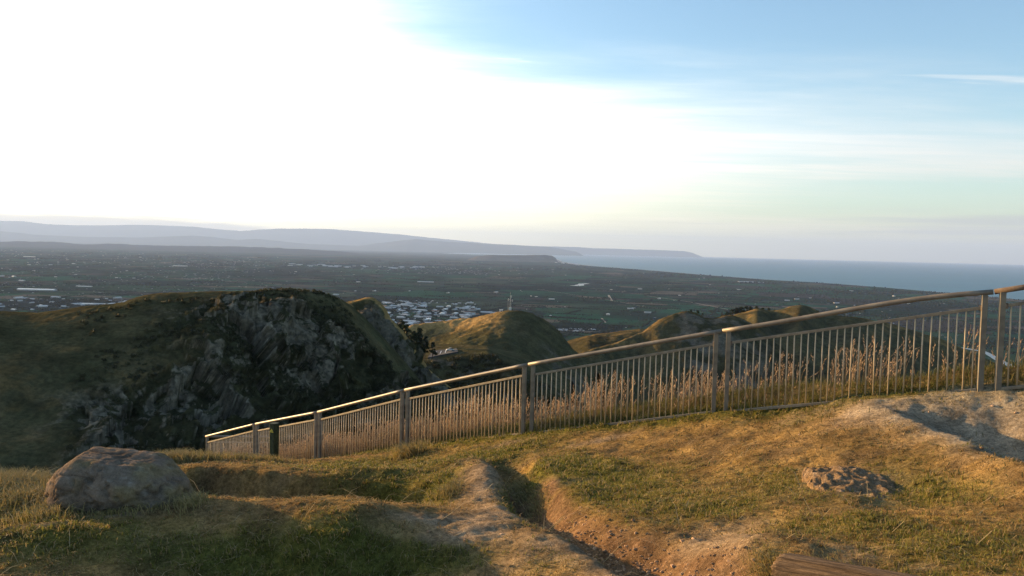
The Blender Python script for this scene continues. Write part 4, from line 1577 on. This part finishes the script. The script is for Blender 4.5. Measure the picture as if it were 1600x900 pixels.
far_ridge('headland', [(780, 386), (840, 384.5), (900, 386), (930, 388), (960, 388.5), (1000, 390), (1040, 391), (1070, 392.5), (1082, 395), (1092, 399)],
          102000, 'long hazy headland lying across the bay', 3000, base_z=PLAIN_Z - 4, rough=.3)
far_ridge('bluff', [(728, 407), (745, 400.5), (765, 398.5), (800, 399), (830, 398.5), (852, 398.5), (862, 399.5), (868, 403), (872, 409)],
          27500, 'flat-topped bluff at the harbour end of the coast', 900, rough=.6, col=(.10, .09, .07))

# ------------------------------------------------------------------ far trees as a mass


def clumps(P, size, seed=1):
    """many small rough tree clumps; P (n,3) base points"""
    D, Fc = ico(1)
    D = D[:]
    n = len(P)
    r = np.random.default_rng(seed)
    nz = 0.75 + 0.5 * r.random((n, len(D), 1))
    V = D[None] * nz * size[:, None, None] * np.array([1.0, 1.0, 0.75]) + P[:, None] + np.array([0, 0, 1.0]) * (size * .45)[:, None, None]
    fc = (np.arange(n)[:, None, None] * len(D) + Fc[None]).reshape(-1, 3)
    return V.reshape(-1, 3), fc, len(D)


def build_far_trees():
    pts, sz = [], []
    # shelter belts and hedges aligned to the fields
    r = np.random.default_rng(5)
    for k in range(1000):
        px = r.uniform(-80, 1680)
        py = 369 + .025 * px + 12 + 125 * r.random() ** 1.5
        c = on_level(px, py, PLAIN_Z)
        if c[1] > 24000:
            continue
        a = -0.32 + (0 if r.random() < .6 else math.pi / 2) + r.normal(0, .06)
        L = r.uniform(100, 480) * (c[1] / 6000) ** .5
        m = int(L / (11 * max(c[1] / 6000, .7)))
        t = np.linspace(-.5, .5, max(m, 3)) * L
        pts.append(np.stack([c[0] + t * math.cos(a), c[1] + t * math.sin(a), np.full(len(t), PLAIN_Z)], -1) + r.normal(0, 2.5, (len(t), 3)) * [1, 1, 0])
        sz.append(r.uniform(3.5, 7.5) * (0.8 + .4 * r.random(len(t))) * max(c[1] / 8000, .85))
    # woods
    for px, py, rx, ry, cnt in ((930, 467, 30, 3, 90), (1140, 487, 60, 5, 160), (840, 481, 20, 2, 40), (880, 503, 14, 2, 40), (1000, 488, 20, 1.5, 40), (700, 487, 80, 3, 130), (760, 478, 60, 2, 90), (640, 468, 60, 2, 60),
                                (1240, 452, 120, 4, 260), (1360, 458, 120, 4, 260), (1480, 474, 100, 5, 220), (1300, 470, 120, 6, 120), (1180, 442, 80, 2, 120), (1050, 431, 90, 2, 150), (1420, 500, 120, 10, 160), (1520, 510, 80, 12, 160), (1350, 520, 60, 8, 90), (1560, 540, 50, 10, 90),
                                (280, 403, 60, 2, 60), (330, 440, 50, 3, 60), (100, 470, 60, 3, 80), (30, 445, 50, 3, 60), (440, 412, 60, 2, 60), (540, 440, 70, 3, 70), (940, 512, 50, 2, 60), (1020, 500, 30, 3, 50), (200, 445, 80, 3, 70), (880, 420, 90, 3, 90), (700, 412, 100, 3, 100), (1100, 452, 100, 4, 90)):
        a = px + r.normal(0, .5, cnt) * rx
        b = py + r.normal(0, .5, cnt) * ry
        P = on_level(a, b, PLAIN_Z)
        pts.append(P)
        sz.append(r.uniform(4, 9, cnt) * np.clip(P[:, 1] / 7000, .8, 2.0))
    # scattered
    a = r.uniform(-80, 1680, 6000)
    b = 369 + .025 * a + 14 + 140 * r.random(6000) ** 1.3
    P = on_level(a, b, PLAIN_Z)
    keep = (P[:, 1] < 20000) & (fbm2(P[:, 0], P[:, 1], .0008, 3, 331) > -.08)
    pts.append(P[keep])
    sz.append(r.uniform(2.5, 6, keep.sum()) * np.clip(P[keep, 1] / 7000, .8, 2.2))
    P, s = np.concatenate(pts), np.concatenate(sz)
    # keep them off the sea
    poly = np.vstack([COAST, [(-3000, 119000), (-120000, 119000), (-120000, -3000), (12000, -3000), (10500, 2500)]])
    k = inside(P[:, 0], P[:, 1], poly)
    P, s = P[k], s[k]
    V, fc, m = clumps(P, s, 3)
    c = np.array([.016, .020, .012]) * (0.7 + .7 * r.random(len(P)))[:, None]
    tag(link('far_trees', mesh_np('far_trees', V, [fc], np.repeat(c, m, 0), False), M_far), 'dark shelter belts and woods spread over the plain', kind='stuff')


build_far_trees()


def build_scrub():
    """bushes clinging to the cliff and hillsides"""
    r = np.random.default_rng(11)
    Pn, s = [], []
    nR, nC = Q_left.shape[:2]
    for _ in range(2600):
        i, j = r.integers(int(nR * .14), nR - 12), int(nC * (0.42 + 0.56 * r.random()))
        p = Q_left[i, j]
        if COLS['cliff_hill'][i, j].mean() > .075 or fbm(p[None] * .05, 2, 341)[0] < -.08 or r.random() > (j / nC - .3) * 3.2:
            continue
        Pn.append(p)
        s.append(r.uniform(.25, .85))
    for _ in range(110):        # fringe on the cliff top
        j = int(nC * r.uniform(.70, .86))
        i = r.integers(int(nR * .055), int(nR * .13))
        Pn.append(Q_left[i, j])
        s.append(r.uniform(.3, .75))
    for _ in range(260):
        nR2, nC2 = Q_b.shape[:2]
        i, j = r.integers(nR2 // 2, nR2 - 4), r.integers(0, nC2)
        Pn.append(Q_b[i, j])
        s.append(r.uniform(.8, 2.2))
    P, s = np.array(Pn), np.array(s)
    # every bush is a puff of leaf-sized triangles
    n, K = len(P), 60
    d = r.normal(0, 1, (n, K, 3))
    d /= np.linalg.norm(d, axis=-1, keepdims=True)
    c0 = P[:, None] + d * (s[:, None] * r.random((n, K)) ** .4)[..., None] * np.array([1, 1, .8]) + np.array([0, 0, .3]) * s[:, None, None]
    a, b = r.normal(0, 1, (n, K, 3)), r.normal(0, 1, (n, K, 3))
    q = (s * .34)[:, None, None]
    V = np.stack([c0 + a * q * .6, c0 + b * q * .6, c0 - (a + b) * q * .5], 2).reshape(-1, 3)
    fc = np.arange(n * K * 3).reshape(-1, 3)
    col = (np.array([.050, .048, .024]) * (0.6 + .9 * r.random((n, 1)))[:, None] * np.ones((n, K * 3, 1))).reshape(-1, 3)
    tag(link('scrub', mesh_np('scrub', V, [fc], col, False), M_leaf), 'dark scrub clinging to the cliff faces', kind='stuff')


build_scrub()

# ------------------------------------------------------------------ trees one can tell apart


def tree_parts(h, seed, spread=.28):
    r = np.random.default_rng(seed)
    bm = bmesh.new()
    add_tube(bm, [(0, 0, -1.5), (0.02 * h, 0, h * .35), (0, .02 * h, h * .7), (0, 0, h * .96)], [h * .026, h * .021, h * .012, h * .003], 7)
    K = 1100
    V, C = [], []
    z = h * (0.16 + 0.84 * r.random(K) ** 1.15)
    # limbs: foliage gathers round whorls, leaving gaps
    limbs = 30
    la, lz = r.random(limbs) * 6.283, h * (0.18 + .78 * np.sort(r.random(limbs)))
    li = r.integers(0, limbs, K)
    rad = h * spread * (1.08 - lz[li] / h) ** .75 * (r.random(K) ** .55)
    x = np.cos(la[li]) * rad + r.normal(0, h * .022, K)
    y = np.sin(la[li]) * rad + r.normal(0, h * .022, K)
    z = lz[li] - rad * .12 + r.normal(0, h * .022, K)
    c0 = np.stack([x, y, z], -1)
    a, b = r.normal(0, 1, (K, 3)), r.normal(0, 1, (K, 3))
    q = h * .028
    V = np.stack([c0 + a * q, c0 + b * q, c0 - (a + b) * q * .8], 1).reshape(-1, 3)
    for k in range(0, limbs, 2):
        L = h * spread * (1.08 - lz[k] / h) ** .75 * .8
        add_tube(bm, [(0, 0, lz[k] + L * .02), (math.cos(la[k]) * L, math.sin(la[k]) * L, lz[k] - L * .1)], [h * .006, h * .002], 4)
    tme = bpy.data.meshes.new('trunk')
    bm.to_mesh(tme)
    bm.free()
    tme.materials.append(M_bark)
    col = np.array([.022, .030, .014]) * (0.6 + 1.0 * r.random((K, 1)))
    cme = mesh_np('crown', V, [np.arange(K * 3).reshape(-1, 3)], np.repeat(col, 3, 0), False)
    cme.materials.append(M_leaf)
    return tme, cme


def plant_trees():
    variants = [tree_parts(10.0, 61 + k, .22 + .05 * k) for k in range(3)]

    def put(px, py, Y, h, label, group, k, name='pine_tree'):
        p = at(px, py, Y)
        root = empty(name, tuple(p), label, 'tree', group, random.random() * 6.28)
        root.scale = (h / 10 * (1.05 if name == 'pine_tree' else 1.7), h / 10 * (1.05 if name == 'pine_tree' else 1.7), h / 10 * (1.0 if name == 'pine_tree' else .75))
        for nm, me in zip(('trunk', 'crown'), variants[k % 3]):
            o = bpy.data.objects.new(nm, me)
            COL.objects.link(o)
            o.parent = root
    g1 = 'conifers in the gap below the crag'
    l1 = 'dark conifer in the shaded gap between the crag and the mast hill'
    for k, (px, py, Y, h) in enumerate(((622, 550, 430, 15), (634, 552, 425, 16), (646, 556, 420, 13), (655, 553, 430, 14), (664, 556, 425, 11), (640, 560, 412, 12), (612, 545, 440, 14), (628, 528, 500, 12), (676, 558, 425, 8), (650, 562, 405, 9))):
        put(px, py, Y, h, l1, g1, k)
    g2 = 'trees on the ridge behind the rocky hill'
    l2 = 'dark bushy tree on the ridge above the rocky hill over the handrail'
    for k, (px, py, Y, h) in enumerate(((1128, 497, 1060, 7), (1136, 495, 1060, 9), (1144, 493, 1060, 11), (1151, 492, 1060, 13), (1158, 491, 1060, 14), (1166, 490, 1060, 13), (1172, 489, 1065, 12), (1182, 487, 1070, 10), (1192, 488, 1070, 8), (1201, 489, 1070, 9), (1210, 490, 1070, 7))):
        put(px, py, Y, h, l2, g2, k, 'dark_tree')
    g3 = 'shrubs on the crest of the rocky hill'
    for k, (px, py, Y, h) in enumerate(((1080, 488, 800, 4), (1090, 490, 800, 5), (1098, 494, 800, 4))):
        put(px, py, Y, h, 'small dark tree on the crest of the rocky hill', g3, k, 'small_tree')


plant_trees()

# ------------------------------------------------------------------ mast and hut
M_white = mat_two('pale_painted_metal', (.46, .46, .45), (.58, .58, .56), 2.0, rough=.5, bump_s=0)
M_dark = mat_two('dark_grey', (.05, .05, .055), (.09, .09, .09), 3.0, rough=.6, bump_s=0)


def build_mast():
    p = at(797, 486.5, 606)
    root = empty('radio_mast', tuple(p), 'tall thin radio mast with antennas standing on the hilltop', 'mast')
    bm = bmesh.new()
    add_box(bm, (0, 0, 1.0), (2.0, 2.0, 4.0), .1)
    bm_obj('cabinet', bm, M_white, root)
    bm = bmesh.new()
    # lattice of three legs with bracing
    for k in range(3):
        a = k * 2.094
        add_tube(bm, [(math.cos(a) * .6, math.sin(a) * .6, 2.8), (math.cos(a) * .22, math.sin(a) * .22, 12.2)], .075, 6)
    for j in range(9):
        z0, z1 = 3 + j, 4 + j
        for k in range(3):
            r0, r1 = .6 - .38 * (z0 - 2.8) / 9.4, .6 - .38 * (z1 - 2.8) / 9.4
            a, b = k * 2.094, (k + 1) * 2.094
            add_tube(bm, [(math.cos(a) * r0, math.sin(a) * r0, z0), (math.cos(b) * r1, math.sin(b) * r1, z1)], .05, 4)
    bm_obj('lattice', bm, M_white, root)
    bm = bmesh.new()
    add_tube(bm, [(0, 0, 12), (0, 0, 14.5)], .07, 6)
    bm_obj('whip_aerial', bm, M_white, root)
    for x, z in ((-1.5, 9.0), (1.6, 8.2), (.9, 11.2)):
        bm = bmesh.new()
        add_box(bm, (x, -.1, z), (.35, .25, 1.8), .05)
        add_tube(bm, [(0, 0, z), (x, 0, z)], .06, 5)
        bm_obj('antenna', bm, M_white, root)
    for k in range(3):
        a = k * 2.094 + .5
        bm = bmesh.new()
        add_tube(bm, [(0, 0, 11.5), (math.cos(a) * 6, math.sin(a) * 6, -1.5)], .025, 4)
        bm_obj('guy_wire', bm, M_dark, root)
    # second, slimmer pole
    q = at(793.5, 486.5, 607)
    r2 = empty('aerial_pole', tuple(q), 'slim aerial pole just left of the hilltop mast', 'pole')
    bm = bmesh.new()
    add_tube(bm, [(0, 0, -1), (0, 0, 9.5)], .07, 6)
    bm_obj('pole', bm, M_white, r2)
    bm = bmesh.new()
    for z in (8.2, 9.0):
        add_tube(bm, [(-.7, 0, z), (.7, 0, z)], .04, 5)
    bm_obj('crossarm', bm, M_white, r2)
    h = at(783, 488.0, 607)
    r3 = empty('equipment_hut', tuple(h), 'small white hut beside the mast on the hill', 'hut')
    bm = bmesh.new()
    add_box(bm, (0, 0, .6), (2.6, 2.4, 3.0), .05)
    bm_obj('wall', bm, M_white, r3)
    bm = bmesh.new()
    add_box(bm, (0, 0, 2.18), (3.0, 2.8, .16), .03)
    bm_obj('roof', bm, M_white, r3)
    bm = bmesh.new()
    add_box(bm, (.4, -1.22, .3), (.9, .05, 2.0), .01)
    bm_obj('door', bm, M_dark, r3)


build_mast()


# ------------------------------------------------------------------ car park on the bench
def build_car_park():
    m = mat_two('asphalt', (.045, .045, .048), (.065, .065, .066), .8, bump_s=.2, bump_d=.02)
    ml = mat_two('line_paint', (.6, .6, .58), (.7, .7, .68), .8, bump_s=0)
    row = [(668, 560.5), (716, 551.5), (712, 546.5), (676, 550)]
    P = [at(a, b, 452 + (561 - b) * 3.2) for a, b in row]
    QB = Q_b.reshape(-1, 3)
    qx, qy = project(QB)
    P = np.array([QB[np.argmin((qx - a) ** 2 + (qy - b) ** 2 + 1e9 * ((QB[:, 1] < 430) | (QB[:, 1] > 520)))] for a, b in row])
    P[:, 2] = P[:, 2] + .9
    c = P.mean(0)
    bm = bmesh.new()
    top = [bm.verts.new(p) for p in P]
    bot = [bm.verts.new(p - np.array([0, 0, 6.0])) for p in P]
    bm.faces.new(top)
    for i in range(4):
        bm.faces.new((top[i], bot[i], bot[(i + 1) % 4], top[(i + 1) % 4]))
    bmesh.ops.recalc_face_normals(bm, faces=bm.faces[:])
    cp = tag(bm_obj('car_park', bm, m), 'small dark car park on the bench', kind='structure')
    for t in (.2, .38, .56):
        a = P[0] * (1 - t) + P[1] * t
        b = P[3] * (1 - t) + P[2] * t
        d = b - a
        bm = bmesh.new()
        s = np.array([1, .2, 0]) * .22
        A, B = a + d * .25 + [0, 0, .03], a + d * .75 + [0, 0, .03]
        bm.faces.new([bm.verts.new(v) for v in (A - s, A + s, B + s, B - s)])
        bm_obj('parking_line', bm, ml, cp)
    # parked car
    t = .72
    pos = (P[0] * (1 - t) + P[1] * t) * .45 + (P[3] * (1 - t) + P[2] * t) * .55
    root = empty('parked_car', tuple(pos), 'white car parked in the small car park below the mast hill', 'car', rz=.35)
    bm = bmesh.new()
    prof = [(-2.1, .35), (-2.15, .8), (-1.5, .95), (-.9, 1.0), (1.0, 1.02), (2.0, .95), (2.15, .6), (2.1, .35)]
    A = [bm.verts.new((x, -.85, z)) for x, z in prof]
    B = [bm.verts.new((x, .85, z)) for x, z in prof]
    bm.faces.new(A)
    bm.faces.new(B[::-1])
    for i in range(len(prof)):
        j = (i + 1) % len(prof)
        bm.faces.new((A[i], B[i], B[j], A[j]))
    bmesh.ops.recalc_face_normals(bm, faces=bm.faces[:])
    bm_obj('body', bm, M_white, root)
    bm = bmesh.new()
    prof = [(-1.2, .98), (-.5, 1.5), (1.1, 1.52), (1.8, 1.0)]
    A = [bm.verts.new((x, -.72, z)) for x, z in prof]
    B = [bm.verts.new((x, .72, z)) for x, z in prof]
    bm.faces.new(A)
    bm.faces.new(B[::-1])
    for i in range(4):
        j = (i + 1) % 4
        bm.faces.new((A[i], B[i], B[j], A[j]))
    bmesh.ops.recalc_face_normals(bm, faces=bm.faces[:])
    bm_obj('cabin_glass', bm, M_dark, root)
    bm = bmesh.new()
    add_box(bm, (.3, 0, 1.55), (1.5, 1.35, .06), .02)
    bm_obj('roof', bm, M_white, root)
    for x in (-1.35, 1.35):
        for y in (-.85, .85):
            bm = bmesh.new()
            add_tube(bm, [(x, y - .1, .33), (x, y + .1, .33)], .33, 12)
            bm_obj('wheel', bm, M_dark, root)


build_car_park()

# ------------------------------------------------------------------ buildings of the plain


def gable(L, W, Hh, roof_h, mats):
    bm = bmesh.new()
    x, y = L / 2, W / 2
    v = [bm.verts.new(c) for c in ((-x, -y, -1), (x, -y, -1), (x, y, -1), (-x, y, -1), (-x, -y, Hh), (x, -y, Hh), (x, y, Hh), (-x, y, Hh), (-x, 0, Hh + roof_h), (x, 0, Hh + roof_h))]
    for f in ((0, 1, 5, 4), (2, 3, 7, 6), (1, 2, 6, 9, 5), (3, 0, 4, 8, 7)):
        bm.faces.new([v[k] for k in f])
    # roof planes stand proud of the walls with an overhang
    e = .6
    rv = [bm.verts.new(c) for c in ((-x - e, -y - e, Hh - .1), (x + e, -y - e, Hh - .1), (x + e, 0, Hh + roof_h + .25), (-x - e, 0, Hh + roof_h + .25), (x + e, y + e, Hh - .1), (-x - e, y + e, Hh - .1))]
    for f in ((0, 1, 2, 3), (3, 2, 4, 5)):
        bm.faces.new([rv[k] for k in f]).material_index = 1
    me = bpy.data.meshes.new('building')
    bm.to_mesh(me)
    bm.free()
    for m in mats:
        me.materials.append(m)
    return me


def build_buildings():
    wall = mat_two('rendered_wall', (.34, .33, .31), (.42, .41, .39), .3, bump_s=0)
    roofs = [mat_two('pale_metal_roof', (.24, .26, .285), (.38, .405, .42), .1, bump_s=0, rough=.35, spec=.5),
             mat_two('grey_roof', (.30, .31, .33), (.38, .39, .41), .1, bump_s=0, rough=.5),
             mat_two('rust_roof', (.20, .11, .08), (.26, .15, .11), .1, bump_s=0)]
    kinds = {}
    r = random.Random(3)
    for k, (L, W, Hh, R) in enumerate(((14, 9, 3.5, 2), (24, 12, 4, 2.2), (44, 22, 6, 2.6), (70, 26, 7, 3), (140, 30, 5, 2.5))):
        for j, m in enumerate(roofs):
            kinds[k, j] = gable(L, W, Hh, R, (wall, m))
    n = [0]

    def put(px, py, k, j, label, group, name, cat, rz=None, sc=1.0):
        p = on_level(px, py, PLAIN_Z)
        o = bpy.data.objects.new(name, kinds[k, j])
        COL.objects.link(o)
        o.location = p
        o.rotation_euler = (0, 0, rz if rz is not None else -.3 + r.choice((0, 1.57)) + r.gauss(0, .15))
        o.scale = (sc, sc, sc)
        tag(o, label, cat, group)
        n[0] += 1
    # the town below the crag
    for _ in range(190):
        px = 598 + 150 * r.random()
        lo, hi = 470, 512 - max(0, (px - 650) * .22)
        py = lo + (hi - lo) * r.random() + (3 if px > 700 else 0)
        if r.random() < .25 and px > 680:
            continue
        k = r.choices((0, 1, 2, 3), (3, 5, 5, 2))[0]
        put(px, py, k, r.choices((0, 1, 2), (6, 2, 2))[0], 'pale-roofed building packed among others in the town below the crag', 'buildings of the town below the crag', 'town_building', 'building')
    for px, py in ((760, 489), (772, 490)):
        put(px, py, 3, 0, 'long white shed at the right end of the town', 'white sheds at the right end of the town', 'shed', 'shed', -.1)
    # hamlet near the round hill
    for _ in range(28):
        put(868 + 62 * r.random(), 514 + 4 * r.random(), r.choice((0, 0, 1)), r.choice((0, 0, 1)), 'small white house in the hamlet behind the round hill', 'houses of the hamlet behind the round hill', 'house', 'house', sc=.8)
    # industrial strip far off
    for _ in range(46):
        px = 452 + 215 * r.random() ** .9
        put(px, 412.5 + (px - 452) * .022 + 4 * r.random(), r.choice((2, 3, 3)), 0, 'long pale shed in the industrial strip across the plain', 'sheds of the far industrial strip', 'warehouse', 'warehouse', -.05, 1.3)
    # far left town
    for _ in range(70):
        px = 250 * r.random()
        py = 465 + 22 * r.random() if r.random() < .55 else 400 + 40 * r.random()
        put(px, py, r.choice((0, 1, 1, 2)), r.choices((0, 1), (2, 2))[0], 'small roof in the hazy town spread over the left of the plain', 'roofs of the hazy left town', 'town_house', 'house', sc=1.2)
    for px, py, sc, lab in ((58, 454, 1.9, 'very long white glasshouse in the left of the plain'), (132, 448, .9, 'short white glasshouse right of the very long one'), (46, 401.5, 1.6, 'pale glasshouse near the low dark hills'),
                            (282, 416, 1.6, 'white glasshouse in the middle of the left plain'), (143, 476, 1.2, 'pale shed just over the crest of the shaded hill'),
                            (1165, 441, 1.6, 'white glasshouse close to the shore'), (1185, 441.5, 1.1, 'smaller white glasshouse right of the one close to the shore'), (665, 441, 1.3, 'white shed on the pale road across the plain')):
        put(px, py, 4, 0, lab, None, 'glasshouse' if 'glass' in lab else 'shed', 'glasshouse' if 'glass' in lab else 'shed', .02, sc)
    # farm buildings
    for px, py in ((990, 482), (985, 483), (1012, 489), (862, 468), (838, 464), (830, 463), (860, 494), (950, 492), (1062, 462), (1155, 453), (1266, 466), (1308, 480), (1307, 474), (1397, 463), (1330, 455), (555, 455), (560, 441), (585, 455),
                   (525, 461), (462, 425), (1000, 452), (955, 453), (1030, 467), (1420, 475), (1370, 530), (640, 455), (700, 458), (775, 457), (1230, 470), (1245, 468)):
        put(px, py, r.choice((1, 2)), 0, 'lone pale farm building among the fields of the plain', 'farm buildings scattered over the plain', 'farm_building', 'farm building')
    # seaside town
    for _ in range(40):
        px = 858 + 46 * r.random() ** .8
        put(px, 407.5 + (px - 858) * .11 + 2 * r.random(), r.choice((2, 3)), r.choice((0, 1)), 'tiny sunlit building of the seaside town at the end of the beach', 'buildings of the far seaside town', 'seaside_building', 'building', sc=1.6)
    # uncountable specks of farmsteads and suburbs beyond
    r2 = np.random.default_rng(19)
    a = np.r_[r2.uniform(-40, 420, 900), r2.uniform(300, 1500, 500), r2.normal(690, 60, 250), r2.normal(330, 60, 200)]
    b = 369 + .025 * a + np.r_[20 + 90 * r2.random(900) ** 1.2, 14 + 110 * r2.random(500) ** 1.3, 30 + 12 * r2.random(250), 30 + 30 * r2.random(200)]
    P = on_level(a, b, PLAIN_Z)
    poly = np.vstack([COAST, [(-3000, 119000), (-120000, 119000), (-120000, -3000), (12000, -3000), (10500, 2500)]])
    P = P[inside(P[:, 0], P[:, 1], poly)]
    m_ = len(P)
    sz = np.stack([r2.uniform(6, 18, m_), r2.uniform(5, 9, m_), r2.uniform(3, 5, m_)], -1) * np.clip(P[:, 1:2] / 7000, .8, 2.2) * [1, 1, .7]
    cb = np.array([(-.5, -.5, 0), (.5, -.5, 0), (.5, .5, 0), (-.5, .5, 0), (-.5, -.5, .7), (.5, -.5, .7), (.5, .5, .7), (-.5, .5, .7), (-.5, 0, 1.1), (.5, 0, 1.1)])
    V = (cb[None] * sz[:, None] + P[:, None]).reshape(-1, 3)
    o_ = np.arange(m_)[:, None] * 10
    Q = np.concatenate([o_ + np.array([f]) for f in ((0, 1, 5, 4), (2, 3, 7, 6), (4, 5, 9, 8), (9, 6, 7, 8), (1, 2, 6, 5), (3, 0, 4, 7))])
    T = np.concatenate([o_ + np.array([f]) for f in ((5, 6, 9), (7, 4, 8))])
    cc = np.repeat(np.array([.25, .26, .28]) * (0.3 + 1.1 * r2.random(m_) ** 2)[:, None], 10, 0)
    tag(link('far_buildings', mesh_np('far_buildings', V, [Q, T], cc, False), M_far), 'specks of farmsteads and suburbs scattered over the hazy plain', kind='stuff')


build_buildings()

# ------------------------------------------------------------------ haze


def build_haze():
    bm = bmesh.new()
    add_box(bm, (0, 60000, 0), (256000, 134000, 1))
    me = bpy.data.meshes.new('haze')
    for v in bm.verts:
        v.co.z = PLAIN_Z - 8.0 if v.co.z < 0 else 2600.0
    bm.to_mesh(me)
    bm.free()
    m = bpy.data.materials.new('haze_air')
    m.use_nodes = True
    nt = m.node_tree
    nt.nodes.clear()
    out = nt.nodes.new('ShaderNodeOutputMaterial')
    v = nt.nodes.new('ShaderNodeVolumePrincipled')
    v.inputs['Color'].default_value = (.38, .56, .98, 1)
    v.inputs['Density'].default_value = 1.4e-5
    v.inputs['Anisotropy'].default_value = 0.1
    nt.links.new(v.outputs[0], out.inputs['Volume'])
    tag(link('haze', me, m), 'thin evening haze over the plain and sea', kind='stuff')


build_haze()
